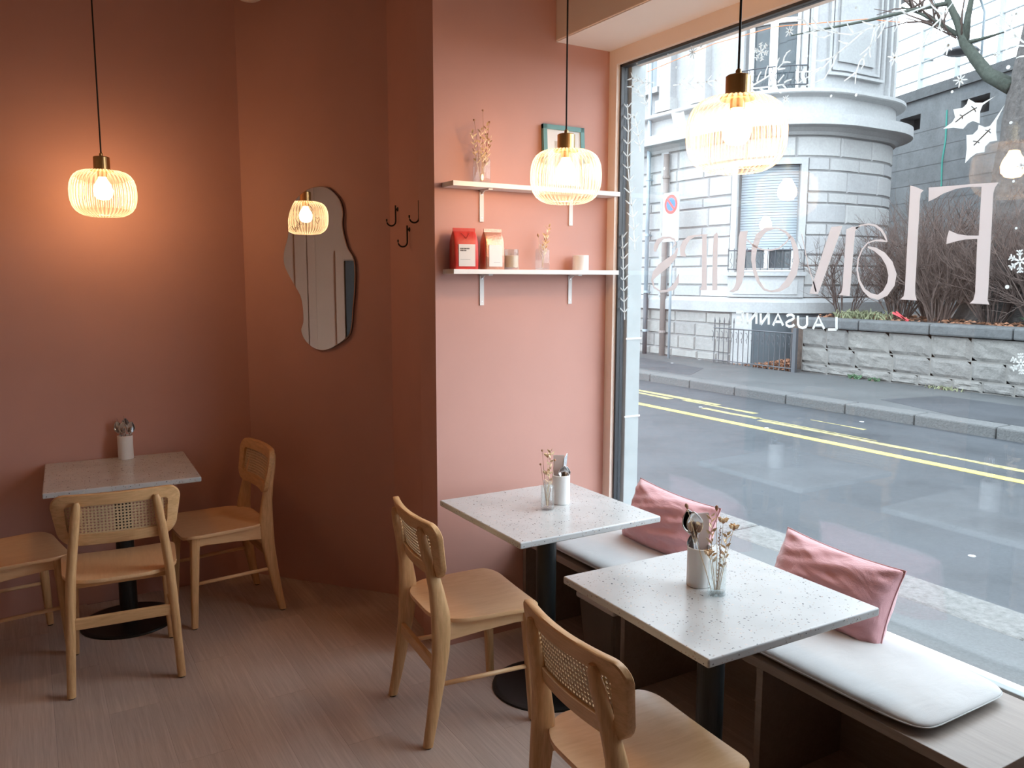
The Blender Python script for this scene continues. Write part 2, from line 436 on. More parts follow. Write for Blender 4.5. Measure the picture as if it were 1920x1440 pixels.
# outlines of the film letters and frost decoration on the pane, in metres (y, z[, width])
DECALS = {'letters':{'f':{'p':[[(1.5583,1.9341),(1.4908,1.9326),(1.4224,1.9318),(1.3458,1.929),(1.355,1.9141),(1.3579,1.8985),(1.3508,1.6083),(1.3508,1.5896),(1.3447,1.5766),(1.403,1.5788),(1.3928,1.5895),(1.3891,1.61),(1.3945,1.7697),(1.4295,1.7697),(1.4585,1.7651),(1.4889,1.7576),(1.4883,1.7758),(1.4834,1.7987),(1.4551,1.7864),(1.4255,1.7808),(1.391,1.7793),(1.3933,1.9208),(1.4314,1.9243),(1.4701,1.9222),(1.5093,1.9115),(1.539,1.8971),(1.5562,1.8912)]]},'l':{'p':[[(1.621,1.9458),(1.6027,1.9402),(1.5751,1.9269),(1.5841,1.9189),(1.5855,1.8935),(1.582,1.6245),(1.5799,1.6018),(1.5732,1.5833),(1.6313,1.5855),(1.6197,1.596),(1.6168,1.619),(1.6207,1.926)]]},'a':{'p':[[(1.8488,1.8201),(1.8241,1.8279),(1.7961,1.8265),(1.8138,1.813),(1.8208,1.592),(1.8666,1.595),(1.8554,1.6024),(1.8514,1.6217)]],'s':[[(1.8112,1.8209,0.0046),(1.7933,1.8306,0.0051),(1.7631,1.8326,0.0056),(1.7359,1.8265,0.0067),(1.7143,1.8109,0.0077),(1.7002,1.7921,0.0077),(1.6908,1.7727,0.0033)],[(1.6908,1.7722,0.0033),(1.7091,1.777,0.0077),(1.7356,1.778,0.005),(1.7621,1.7711,0.0045),(1.782,1.7506,0.0046),(1.7953,1.719,0.0052),(1.7972,1.6815,0.0058),(1.7861,1.6439,0.0081),(1.7669,1.6145,0.0103),(1.7414,1.5963,0.0158),(1.7112,1.5905,0.0167),(1.6858,1.6051,0.0231),(1.6675,1.634,0.0283),(1.6639,1.665,0.0293),(1.6779,1.7012,0.0251),(1.703,1.7302,0.0187),(1.7337,1.7492,0.0123),(1.7612,1.7574,0.0056)]]},'v':{'p':[[(1.9108,1.8314),(1.8655,1.8334),(1.8708,1.8158),(1.9521,1.5968),(1.9895,1.5985)]],'s':[[(1.9607,1.6059,0.0057),(1.9718,1.6342,0.0045),(2.0009,1.6988,0.0034),(2.0364,1.8135,0.0029)]]},'o':{'s':[[(2.1645,1.8396,0.0049),(2.2063,1.8363,0.0186),(2.2406,1.8117,0.0302),(2.2586,1.7684,0.0279),(2.2614,1.7242,0.0217),(2.2517,1.6796,0.0178),(2.2315,1.6408,0.0139),(2.2011,1.6107,0.0088),(2.1653,1.6029,0.0062),(2.1276,1.6089,0.0134),(2.0917,1.6334,0.0287),(2.064,1.6732,0.0318),(2.0553,1.7152,0.0281),(2.0604,1.7572,0.0222),(2.0776,1.7944,0.0165),(2.1091,1.822,0.0095),(2.1438,1.8375,0.0048),(2.1646,1.8401,0.0049)],[(2.2988,1.803,0.0052),(2.2605,1.7767,0.0057),(2.2236,1.7629,0.0056),(2.1809,1.7585,0.0055),(2.1396,1.7632,0.0054),(2.1069,1.7839,0.0054),(2.0868,1.8053,0.0047)]]},'u':{'p':[[(2.335,1.8359),(2.2945,1.8362),(2.2993,1.8142),(2.3065,1.6631),(2.3162,1.6319),(2.334,1.6061),(2.3605,1.5966),(2.3818,1.6009),(2.3574,1.6116),(2.347,1.6346),(2.3408,1.8159)]],'s':[[(2.4698,1.833,0.0206),(2.4663,1.827,0.0234),(2.4671,1.7746,0.0262),(2.4653,1.6692,0.0277),(2.4623,1.6044,0.0278)]]},'r':{'p':[[(2.5614,1.8341),(2.5126,1.8337),(2.5188,1.8234),(2.5078,1.6038),(2.5493,1.6033),(2.5382,1.6215),(2.544,1.8244)]],'s':[[(2.5544,1.8296,0.0057),(2.5886,1.8293,0.0086),(2.6231,1.8217,0.019),(2.6488,1.8014,0.0295),(2.6613,1.7805,0.0341),(2.6602,1.7559,0.0297),(2.6375,1.7456,0.0029)]]},'s':{'s':[[(2.7297,1.7825,0.003),(2.7047,1.8003,0.0075),(2.7128,1.8192,0.009),(2.7455,1.8292,0.0091),(2.7879,1.8284,0.0124),(2.8209,1.8139,0.0266),(2.8346,1.7921,0.0284),(2.8417,1.7731,0.0158)],[(2.6929,1.7814,0.0105),(2.7054,1.7508,0.0211),(2.746,1.7236,0.0383),(2.8019,1.6958,0.0423),(2.8378,1.6704,0.0318),(2.8536,1.6446,0.016),(2.8396,1.6124,0.0096),(2.798,1.5949,0.0071),(2.7504,1.5975,0.0108),(2.709,1.6137,0.0259),(2.6889,1.6388,0.0226),(2.681,1.6699,0.0045)]]}},'small':[('l',[[(1.8698,1.5192,0.0093),(1.867,1.4745,0.0093)],[(1.867,1.4745,0.0093),(1.9024,1.4726,0.0095)]]),('a',[[(1.9182,1.4736,0.0095),(1.9448,1.5171,0.0096),(1.9663,1.471,0.0097)],[(1.9278,1.4874,0.0096),(1.9582,1.4859,0.0097)]]),('u',[[(1.9949,1.5179,0.0098),(1.993,1.4871,0.0098),(1.9979,1.478,0.0099),(2.0124,1.4727,0.0099),(2.0276,1.4764,0.01),(2.0336,1.4851,0.01),(2.0354,1.5163,0.01)]]),('s',[[(2.0878,1.512,0.0102),(2.0792,1.5176,0.0102),(2.0652,1.5191,0.0101),(2.0548,1.5142,0.0101),(2.0543,1.5063,0.0101),(2.0641,1.4997,0.0101),(2.0778,1.4947,0.0102),(2.0877,1.488,0.0102),(2.086,1.4792,0.0102),(2.0741,1.4745,0.0102),(2.0602,1.4761,0.0101),(2.0504,1.4827,0.0101)]]),('a',[[(2.1021,1.4769,0.0103),(2.1286,1.5196,0.0104),(2.1504,1.4745,0.0105)],[(2.1117,1.4905,0.0103),(2.1422,1.4891,0.0105)]]),('n',[[(2.1713,1.4767,0.0106),(2.1737,1.5199,0.0106)],[(2.1737,1.5199,0.0106),(2.2108,1.4747,0.0108)],[(2.2108,1.4747,0.0108),(2.2132,1.5185,0.0108)]]),('n',[[(2.2324,1.4767,0.0109),(2.2347,1.5197,0.0109)],[(2.2347,1.5197,0.0109),(2.2788,1.4745,0.0111)],[(2.2788,1.4745,0.0111),(2.2811,1.518,0.0111)]]),('e',[[(2.3062,1.5192,0.0112),(2.304,1.4765,0.0112)],[(2.3062,1.5192,0.0112),(2.3401,1.5179,0.0113)],[(2.3051,1.4979,0.0112),(2.3363,1.4965,0.0113)],[(2.304,1.4765,0.0112),(2.3379,1.4749,0.0113)]])],'branches':[[[(2.3231,2.3784,0.0079),(2.2757,2.3888,0.0071),(2.2373,2.3986,0.0063),(2.2047,2.4093,0.0056),(2.1803,2.4213,0.005),(2.1517,2.4377,0.0043)],[(2.3155,2.3868,0.0079),(2.303,2.404,0.0062),(2.2961,2.4241,0.0046)],[(2.2786,2.3933,0.0077),(2.2717,2.4114,0.0061),(2.2594,2.4263,0.0045)],[(2.2399,2.3992,0.0076),(2.236,2.4234,0.006),(2.2267,2.4406,0.0044)],[(2.1879,2.4229,0.0074),(2.1839,2.4409,0.0059),(2.1749,2.4578,0.0043)],[(2.1564,2.435,0.0073),(2.1525,2.4529,0.0063),(2.1412,2.4671,0.0053),(2.1246,2.4726,0.0042)],[(2.1516,2.4358,0.0073),(2.1369,2.4345,0.0058),(2.1221,2.4295,0.0042)],[(2.1801,2.4175,0.0074),(2.1602,2.4152,0.0058),(2.1454,2.4139,0.0043)],[(2.323,2.3764,0.0079),(2.2747,2.3692,0.0069),(2.2225,2.3631,0.006),(2.1769,2.36,0.0051),(2.1472,2.358,0.0043)],[(2.1774,2.3696,0.0074),(2.1633,2.3819,0.0059),(2.1491,2.3922,0.0043)],[(2.1475,2.3637,0.0073),(2.1331,2.3684,0.0058),(2.1138,2.3683,0.0043)],[(2.1545,2.3576,0.0074),(2.1441,2.348,0.0058),(2.1338,2.3385,0.0043)],[(2.1843,2.3576,0.0075),(2.1733,2.3403,0.0059),(2.1577,2.328,0.0043)],[(2.323,2.3764,0.0079),(2.3009,2.3643,0.0062),(2.2737,2.3514,0.0046)],[(2.2641,2.3671,0.0077),(2.2424,2.3514,0.0061),(2.2213,2.3417,0.0045)],[(2.2097,2.3625,0.0075),(2.2059,2.3847,0.006),(2.1944,2.4053,0.0044)]],[[(1.5914,2.4858,0.0056),(1.6346,2.4818,0.0055),(1.6703,2.4801,0.0053),(1.7069,2.4784,0.0051),(1.7632,2.4716,0.005),(1.8217,2.4662,0.0049),(1.8725,2.465,0.0047),(1.9261,2.4832,0.0045),(1.9817,2.5056,0.0043),(2.0249,2.5199,0.004)],[(2.0249,2.5199,0.0069),(2.0512,2.5408,0.006),(2.0709,2.562,0.0051),(2.1019,2.5736,0.0042)],[(1.9817,2.5056,0.0068),(2.0169,2.5357,0.0054),(2.0365,2.5621,0.0041)],[(2.0157,2.5158,0.0069),(2.0426,2.5117,0.0055),(2.0706,2.5185,0.0041)],[(1.9261,2.4832,0.0066),(1.9536,2.511,0.0053),(1.9724,2.5332,0.0039)],[(1.8623,2.4677,0.0064),(1.8802,2.4892,0.0051),(1.8896,2.5052,0.0038)],[(1.9477,2.485,0.0067),(1.9802,2.4823,0.0054),(2.0189,2.4952,0.004)],[(1.7825,2.4715,0.0062),(1.813,2.4859,0.005),(1.8318,2.4973,0.0037)],[(1.8216,2.4645,0.0063),(1.8609,2.4451,0.006),(1.9012,2.4253,0.0056),(1.9428,2.4067,0.0053),(1.9741,2.3833,0.0049),(2.0181,2.3691,0.0046),(2.0841,2.3495,0.0042)],[(1.9428,2.4067,0.0067),(1.9866,2.4056,0.0054),(2.0276,2.4145,0.0041)],[(1.9852,2.3821,0.0068),(2.0301,2.3788,0.0055),(2.0816,2.3877,0.0042)],[(1.9221,2.4196,0.0066),(1.9371,2.3843,0.0058),(1.9716,2.3418,0.0049),(2.0458,2.3347,0.0041)],[(1.8811,2.4379,0.0065),(1.9026,2.4464,0.0052),(1.9202,2.4575,0.0039)],[(1.7823,2.4681,0.0062),(1.788,2.4362,0.0054),(1.7972,2.3965,0.0045),(1.7917,2.3734,0.0037)],[(1.7923,2.4121,0.0062),(1.8134,2.4001,0.005),(1.8329,2.3909,0.0037)],[(1.8067,2.3902,0.0063),(1.8315,2.3702,0.0055),(1.8437,2.3386,0.0047),(1.8453,2.2993,0.0038)],[(1.8437,2.3386,0.0064),(1.8698,2.3266,0.0052),(1.8902,2.3185,0.0039)],[(1.8204,2.3848,0.0063),(1.8146,2.3581,0.005),(1.8257,2.3434,0.0037)],[(1.744,2.4717,0.0061),(1.7523,2.4524,0.0048),(1.7699,2.4285,0.0036)],[(1.7068,2.4768,0.0059),(1.7013,2.4511,0.0047),(1.7113,2.4341,0.0035)],[(1.6702,2.4785,0.0058),(1.6895,2.4932,0.0047),(1.7232,2.4989,0.0035)],[(1.7631,2.4699,0.0061),(1.7772,2.4502,0.0049),(1.7792,2.4207,0.0036)]],[[(1.5551,2.4544,0.0055),(1.5576,2.4196,0.0044),(1.5674,2.3911,0.0033)],[(1.5571,2.4349,0.0055),(1.5813,2.4178,0.0048),(1.6017,2.3883,0.0041),(1.6118,2.3591,0.0034)],[(1.5813,2.4178,0.0056),(1.586,2.3877,0.0045),(1.595,2.3679,0.0033)],[(1.5565,2.4502,0.0055),(1.5819,2.4739,0.0044),(1.5971,2.4936,0.0033)],[(1.5562,2.4455,0.0055),(1.5369,2.4557,0.0043),(1.5215,2.4714,0.0032)],[(1.5607,2.4158,0.0055),(1.5493,2.3975,0.0044),(1.5528,2.3767,0.0033)]],[[(1.3045,2.306,0.0049),(1.3278,2.3286,0.0044),(1.3444,2.3557,0.0039),(1.3688,2.3864,0.0035),(1.3827,2.4117,0.003)],[(1.3278,2.3286,0.0049),(1.3584,2.3476,0.004),(1.3908,2.3819,0.003)],[(1.3276,2.3257,0.0049),(1.3495,2.3281,0.004),(1.3769,2.3376,0.003)],[(1.3476,2.3594,0.005),(1.3418,2.378,0.0039),(1.3464,2.3992,0.0029)]],[[(1.3039,2.2973,0.0049),(1.3258,2.3038,0.0043),(1.3432,2.3035,0.0036),(1.3545,2.2974,0.003)],[(1.3017,2.2697,0.0049),(1.3132,2.2708,0.0039),(1.3231,2.2687,0.0029)]],[[(3.0445,1.4557,0.007),(3.0573,1.6064,0.007),(3.066,1.7563,0.0069),(3.0772,1.856,0.0069)],[(3.0475,1.4909,0.0049),(3.0736,1.5061,0.007),(3.0911,1.5164,0.0035)],[(3.0475,1.4909,0.0049),(3.0245,1.5088,0.0069),(3.0093,1.5206,0.0034)],[(3.0518,1.5412,0.0049),(3.0779,1.5566,0.007),(3.0954,1.567,0.0035)],[(3.0518,1.5412,0.0049),(3.0288,1.5587,0.0069),(3.0136,1.5703,0.0034)],[(3.056,1.5913,0.0049),(3.0821,1.6071,0.007),(3.0997,1.6176,0.0035)],[(3.056,1.5913,0.0049),(3.033,1.6086,0.0069),(3.0178,1.62,0.0034)],[(3.0594,1.6415,0.0049),(3.085,1.6577,0.007),(3.1023,1.6686,0.0035)],[(3.0594,1.6415,0.0049),(3.0359,1.6582,0.0069),(3.0204,1.6692,0.0034)],[(3.0623,1.6915,0.0049),(3.0879,1.708,0.007),(3.1052,1.7191,0.0035)],[(3.0623,1.6915,0.0049),(3.0388,1.7079,0.0069),(3.0233,1.7188,0.0034)],[(3.0652,1.7414,0.0049),(3.0908,1.7582,0.007),(3.1081,1.7694,0.0035)],[(3.0652,1.7414,0.0049),(3.0417,1.7576,0.0069),(3.0262,1.7682,0.0034)],[(3.07,1.7913,0.0049),(3.0964,1.8077,0.007),(3.1143,1.8188,0.0035)],[(3.07,1.7913,0.0049),(3.0474,1.8076,0.0069),(3.0325,1.8184,0.0034)],[(3.0755,1.8411,0.0049),(3.102,1.8578,0.007),(3.1199,1.869,0.0035)],[(3.0755,1.8411,0.0049),(3.0529,1.8572,0.0069),(3.038,1.8678,0.0034)]],[[(2.9805,1.7788,0.0067),(2.9923,1.9008,0.0067),(3.0195,2.0238,0.0067),(3.0485,2.1955,0.0067),(3.0453,2.3387,0.0067),(3.0566,2.4474,0.0067)],[(2.9843,1.8181,0.0047),(3.0095,1.8345,0.0068),(3.0265,1.8455,0.0034)],[(2.9843,1.8181,0.0047),(2.9624,1.8338,0.0067),(2.9479,1.8442,0.0033)],[(2.9897,1.8741,0.0047),(3.015,1.8908,0.0068),(3.032,1.902,0.0034)],[(2.9897,1.8741,0.0047),(2.9678,1.8895,0.0067),(2.9533,1.8997,0.0033)],[(2.9988,1.9301,0.0047),(3.0259,1.9459,0.0068),(3.0442,1.9565,0.0034)],[(2.9988,1.9301,0.0047),(2.979,1.9464,0.0067),(2.9659,1.9572,0.0033)],[(3.0112,1.9862,0.0047),(3.0385,2.0023,0.0068),(3.0568,2.0132,0.0034)],[(3.0112,1.9862,0.0047),(2.9913,2.0022,0.0067),(2.9782,2.0128,0.0033)],[(3.0227,2.0423,0.0047),(3.0492,2.0593,0.0068),(3.0671,2.0707,0.0034)],[(3.0227,2.0423,0.0047),(3.0018,2.0576,0.0067),(2.9879,2.0676,0.0033)],[(3.0321,2.0985,0.0047),(3.0588,2.1157,0.0068),(3.0767,2.1274,0.0034)],[(3.0321,2.0985,0.0047),(3.0112,2.1134,0.0067),(2.9973,2.1233,0.0033)],[(3.0416,2.1547,0.0047),(3.0683,2.1722,0.0068),(3.0862,2.1841,0.0034)],[(3.0416,2.1547,0.0047),(3.0206,2.1693,0.0067),(3.0067,2.179,0.0033)],[(3.0481,2.2106,0.0047),(3.0719,2.2299,0.0068),(3.0879,2.2428,0.0034)],[(3.0481,2.2106,0.0047),(3.0239,2.2228,0.0067),(3.008,2.2309,0.0033)],[(3.0469,2.2655,0.0047),(3.0707,2.285,0.0068),(3.0866,2.2981,0.0034)],[(3.0469,2.2655,0.0047),(3.0228,2.2774,0.0067),(3.0069,2.2853,0.0033)],[(3.0458,2.3202,0.0047),(3.0694,2.3399,0.0067),(3.0853,2.3532,0.0034)],[(3.0458,2.3202,0.0047),(3.0217,2.3317,0.0066),(3.0058,2.3394,0.0033)],[(3.0491,2.3753,0.0047),(3.0748,2.3945,0.0067),(3.092,2.4074,0.0034)],[(3.0491,2.3753,0.0047),(3.0271,2.388,0.0066),(3.0125,2.3964,0.0033)],[(3.0549,2.4308,0.0047),(3.0805,2.4502,0.0067),(3.0977,2.4633,0.0034)],[(3.0549,2.4308,0.0047),(3.0328,2.4432,0.0066),(3.0182,2.4513,0.0033)]],[[(2.8769,2.5067,0.0063),(2.9497,2.5209,0.0064),(3.0296,2.5599,0.0066)],[(2.9042,2.512,0.0044),(2.923,2.5045,0.0064),(2.9356,2.4994,0.0032)],[(2.9042,2.512,0.0044),(2.9238,2.527,0.0064),(2.9369,2.5371,0.0032)],[(2.9437,2.5197,0.0045),(2.9644,2.5135,0.0064),(2.9783,2.5094,0.0032)],[(2.9437,2.5197,0.0045),(2.9621,2.5356,0.0064),(2.9744,2.5463,0.0032)],[(2.981,2.5362,0.0045),(3.0067,2.5362,0.0065),(3.0241,2.5363,0.0033)],[(2.981,2.5362,0.0045),(2.9915,2.5538,0.0065),(2.9985,2.5655,0.0033)],[(3.0183,2.5544,0.0046),(3.0445,2.5546,0.0066),(3.0621,2.5547,0.0033)],[(3.0183,2.5544,0.0046),(3.0289,2.5722,0.0066),(3.036,2.5841,0.0033)]],[[(2.9088,2.3986,0.0064),(2.9477,2.463,0.0064),(3.0284,2.5246,0.0066)],[(2.9229,2.4219,0.0045),(2.9472,2.4332,0.0064),(2.9635,2.4408,0.0032)],[(2.9229,2.4219,0.0045),(2.9139,2.4357,0.0064),(2.908,2.4449,0.0032)],[(2.9431,2.4554,0.0045),(2.9676,2.4669,0.0065),(2.984,2.4747,0.0033)],[(2.9431,2.4554,0.0045),(2.934,2.4692,0.0064),(2.928,2.4783,0.0032)],[(2.9775,2.4857,0.0045),(3.0047,2.491,0.0065),(3.023,2.4946,0.0033)],[(2.9775,2.4857,0.0045),(2.9797,2.5028,0.0065),(2.9812,2.5142,0.0032)],[(3.0166,2.5156,0.0046),(3.0442,2.5211,0.0066),(3.0628,2.5248,0.0033)],[(3.0166,2.5156,0.0046),(3.0188,2.5328,0.0066),(3.0203,2.5443,0.0033)]],[[(2.748,2.4704,0.006),(2.656,2.4612,0.0058),(2.5617,2.447,0.0056),(2.4837,2.4399,0.0054)],[(2.7089,2.4665,0.0041),(2.6898,2.4789,0.0059),(2.6771,2.4872,0.0029)],[(2.7089,2.4665,0.0041),(2.6825,2.4495,0.0058),(2.6651,2.4383,0.0029)],[(2.6544,2.461,0.004),(2.634,2.4719,0.0057),(2.6205,2.4791,0.0029)],[(2.6544,2.461,0.004),(2.63,2.4433,0.0057),(2.6139,2.4316,0.0029)],[(2.6008,2.4529,0.004),(2.581,2.4637,0.0056),(2.5679,2.4709,0.0028)],[(2.6008,2.4529,0.004),(2.577,2.4355,0.0056),(2.5613,2.4239,0.0028)],[(2.5488,2.4458,0.0039),(2.5314,2.458,0.0055),(2.5199,2.4661,0.0027)],[(2.5488,2.4458,0.0039),(2.5241,2.4297,0.0055),(2.5078,2.4191,0.0027)],[(2.4985,2.4412,0.0038),(2.4816,2.4533,0.0054),(2.4704,2.4613,0.0027)],[(2.4985,2.4412,0.0038),(2.4744,2.4254,0.0054),(2.4585,2.4149,0.0027)]],[[(2.9577,2.22,0.0065),(2.9802,2.3288,0.0065),(3.0088,2.3921,0.0066)],[(2.9639,2.2499,0.0046),(2.9884,2.2661,0.0066),(3.0049,2.2771,0.0033)],[(2.9639,2.2499,0.0046),(2.9457,2.2633,0.0065),(2.9336,2.2721,0.0032)],[(2.9727,2.2927,0.0046),(2.9973,2.3092,0.0066),(3.0138,2.3202,0.0033)],[(2.9727,2.2927,0.0046),(2.9545,2.3059,0.0065),(2.9424,2.3146,0.0032)],[(2.9833,2.3356,0.0046),(3.0109,2.3502,0.0066),(3.0295,2.36,0.0033)],[(2.9833,2.3356,0.0046),(2.9693,2.351,0.0065),(2.9601,2.3611,0.0032)],[(3.0029,2.379,0.0046),(3.0307,2.3939,0.0066),(3.0494,2.4039,0.0033)],[(3.0029,2.379,0.0046),(2.9888,2.3942,0.0065),(2.9795,2.4043,0.0033)]]],'snow':[(2.2633,2.4984,0.0337,1),(1.2682,1.7017,0.0325,1),(1.2422,1.4108,0.0299,1),(2.1333,2.5412,0.0233,0),(1.7039,2.354,0.0264,0),(1.4816,2.2409,0.0222,0),(1.5258,2.3502,0.0274,0),(1.3326,2.3899,0.0145,0),(1.3823,2.2905,0.0135,0),(2.1367,2.3033,0.0172,0),(2.6359,2.5805,0.0285,0),(1.2851,1.9701,0.0204,0)],'dots':[(2.0519,2.4361,0.0072),(1.9391,2.2785,0.0051),(1.8389,2.2636,0.0057),(1.504,2.2113,0.0045),(1.3433,2.2484,0.0062),(1.3238,2.0928,0.0047),(1.2978,1.629,0.006),(1.8573,2.5479,0.0047),(2.5868,2.5945,0.0066),(2.7309,2.5412,0.0059),(2.9937,2.6152,0.0065),(3.1117,2.4546,0.0062),(2.787,2.6036,0.0055),(2.7922,2.1285,0.0073),(1.3035,1.9278,0.0037),(1.2858,1.7953,0.0037),(3.0954,1.9263,0.0063),(3.0902,1.6262,0.0064)],'holly':[[(1.5253,2.1059),(1.4977,2.1214),(1.4892,2.1343),(1.4967,2.1587),(1.4668,2.1589),(1.4564,2.1676),(1.4519,2.1815),(1.4308,2.1666),(1.409,2.1628),(1.3732,2.1752),(1.4085,2.1558),(1.4144,2.1395),(1.4135,2.1047),(1.4341,2.1149),(1.4484,2.1101),(1.4621,2.0963),(1.4927,2.1045)],[(1.4482,1.9951),(1.4465,2.0357),(1.4503,2.0769),(1.4312,2.0759),(1.4176,2.0879),(1.4158,2.1016),(1.3965,2.0917),(1.3825,2.093),(1.373,2.1052),(1.3452,2.1455),(1.3642,2.1038),(1.3635,2.073),(1.3582,2.0482),(1.379,2.0477),(1.3922,2.0356),(1.3928,2.02),(1.4161,2.0195),(1.4335,2.0093)],[(2.7619,2.3718),(2.7333,2.3555),(2.6985,2.3497),(2.6782,2.3522),(2.6705,2.3292),(2.6627,2.3053),(2.6826,2.2947),(2.6918,2.271),(2.7132,2.2903),(2.7378,2.2963),(2.7459,2.323),(2.7539,2.3474)]],'vein':[[(1.4863,2.1196,0.0033),(1.4649,2.1339,0.0033),(1.4401,2.1456,0.0032),(1.4243,2.1516,0.0032)],[(1.4746,2.139,0.0026),(1.4649,2.1339,0.0025),(1.4661,2.1253,0.0025)],[(1.441,2.158,0.0025),(1.4313,2.1493,0.0025),(1.427,2.1399,0.0025)],[(1.4251,2.0435,0.0032),(1.4082,2.0587,0.0032),(1.3916,2.0736,0.0032),(1.3801,2.084,0.0031)],[(1.4279,2.0561,0.0025),(1.415,2.0526,0.0025),(1.4092,2.0483,0.0025)],[(1.394,2.0826,0.0025),(1.385,2.0796,0.0025),(1.3774,2.0716,0.0024)]]}

# ================================================================== THE ROOM
def struct(o): o['kind'] = 'structure'; return o

CEIL = 3.12
WX = 2.41          # inner face of the window wall
YB = 4.52          # wall behind the small table
A = Vector((1.03, YB)); B = Vector((1.585, 3.83)); Cc = Vector((1.505, 3.15))

# floor: slab with planks running towards the back wall
fl = struct(MB().box((-1.75, -3.1, -0.10), (2.55, 4.75, -0.006)).build('floor', M['subfloor']))
plank_mesh = {}
px = -1.6; col_i = 0
PWID = 0.178
while px < 2.41:
    y = -3.0 - (col_i * 0.47) % 1.22
    while y < YB:
        y0 = max(y, -3.0); y1 = min(y + 1.22, YB + 0.03)
        if y1 - y0 > 0.05:
            L = round(y1 - y0, 3)
            if L not in plank_mesh:
                plank_mesh[L] = MB().box((0.0003, 0.0003, -0.006), (PWID - 0.0003, L - 0.0003, 0.0)).mesh('floor_plank', M['plank'])
            o = bpy.data.objects.new('plank', plank_mesh[L]); link(o, fl); o.location = (px, y0, 0)
        y += 1.22
    px += PWID; col_i += 1

def wall_line(name, p, q, z0, z1, mat, th=0.12):
    """a wall from p to q; the room lies on its right-hand side going p->q"""
    p = Vector(p); q = Vector(q); d = (q - p).normalized(); n = Vector((-d.y, d.x)) * th
    m = MB()
    a = [(p.x, p.y), (q.x, q.y), (q.x + n.x, q.y + n.y), (p.x + n.x, p.y + n.y)]
    m.add([(x, y, z0) for x, y in a] + [(x, y, z1) for x, y in a], [(3,2,1,0),(4,5,6,7),(0,1,5,4),(1,2,6,5),(2,3,7,6),(3,0,4,7)])
    return struct(m.build(name, mat))

wall_line('wall_back', (-1.6, YB), (A.x, YB), -0.05, CEIL, M['terracotta'])
wall_line('wall_mirror_side', A, B, -0.05, CEIL, M['terracotta'])
hk = MB(); hq = [(B.x, B.y), (Cc.x, Cc.y), (Cc.x + 0.10, Cc.y + 0.004), (B.x + 0.10, B.y + 0.004)]
hk.add([(x, y, -0.05) for x, y in hq] + [(x, y, CEIL) for x, y in hq], [(3,2,1,0),(4,5,6,7),(0,1,5,4),(1,2,6,5),(2,3,7,6),(3,0,4,7)])
struct(hk.build('wall_hook_side', M['terracotta']))
wall_line('wall_shelf_side', Cc, (2.53, 3.15), -0.05, CEIL, M['terracotta'], 0.16)
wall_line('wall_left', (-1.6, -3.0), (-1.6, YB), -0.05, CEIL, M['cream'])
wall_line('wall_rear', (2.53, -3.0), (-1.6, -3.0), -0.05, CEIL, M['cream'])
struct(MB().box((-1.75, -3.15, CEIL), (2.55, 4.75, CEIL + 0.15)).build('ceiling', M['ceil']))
struct(MB().box((2.108, -3.0, 2.698), (WX, 3.15, CEIL)).build('trim_1', M['beige'], bevel=0.004))  # boxed beam above the window
MB().box((2.112, -3.0, 2.694), (WX, 3.149, 2.698)).build('soffit', M['soffit'], bpy.data.objects['trim_1'])

# window wall with the opening of the shop window
W0, W1, WZ0, WZ1 = 0.80, 3.095, 0.425, 2.627
wm = MB()
wm.box((WX, W1, -0.05), (2.53, 3.15, CEIL)); wm.box((WX, W0, WZ1), (2.53, W1, CEIL)); wm.box((WX, W0, -0.05), (2.53, W1, WZ0))
wm.box((WX, -3.0, -0.05), (2.53, W0, CEIL))  # unseen stretch kept solid to cut the daylight reaching the left side
struct(wm.build('wall_window_side', M['beige']))
# skirting and mouldings on the left wall (seen only in the mirror)
for k, (y, w) in enumerate(((4.02, 0.05), (3.93, 0.035))):
    struct(MB().box((-1.6, y - w, 0), (-1.575, y + w, CEIL)).build('trim_%d' % (k + 2), M['cream'], bevel=0.006))
dr = struct(empty('door_1', (-1.6, 3.2, 0)))
MB().box((0, -0.45, 0), (0.04, 0.45, 1.80)).build('leaf', plain('door_dark', (0.03, 0.034, 0.038), 0.4), dr, bevel=0.004)
MB().box((0.04, -0.36, 1.30), (0.045, 0.36, 1.66)).build('door_glass', M['winglass'], dr)
MB().tube([(0.04, 0.36, 1.0), (0.09, 0.36, 1.0), (0.09, 0.24, 1.0)], 0.009, 8).build('handle', M['steel'], dr)
MB().box((0.001, -0.53, 0), (0.03, -0.46, 1.81)).box((0.001, 0.46, 0), (0.03, 0.53, 1.81)).box((0.001, -0.53, 1.81), (0.03, 0.53, 1.88)).build('door_frame', M['cream'], dr)

def make_window(n, y0, y1, z0, z1):
    w = struct(empty('window_%d' % n, (2.45, (y0 + y1) / 2, z0)))
    oy = (y0 + y1) / 2
    def L(lo, hi): return MB().box((lo[0] - 2.45, lo[1] - oy, lo[2] - z0), (hi[0] - 2.45, hi[1] - oy, hi[2] - z0))
    t = 0.012
    L((2.43, y1 - t, z0), (2.47, y1, z1)).build('frame_side', M['frame_dark'], w)
    L((2.43, y0, z0), (2.47, y0 + t, z1)).build('frame_side', M['frame_dark'], w)
    L((2.43, y0, z1 - t), (2.47, y1, z1)).build('frame_top', M['frame_dark'], w)
    L((2.425, y0, z0), (2.475, y1, z0 + 0.02)).build('frame_bottom', M['frame_pale'], w, bevel=0.003)
    p = L((2.447, y0 + t, z0 + 0.02), (2.453, y1 - t, z1 - t)).build('glass_pane', M['pane'], w)
    # exterior reveal seen through the glass
    L((2.475, y1 - 0.03, z0), (2.56, y1 + 0.2, z1 + 0.1)).build('outer_jamb', M['frame_pale'], w, bevel=0.003)
    return w
win1 = make_window(1, W0, W1, WZ0, WZ1)
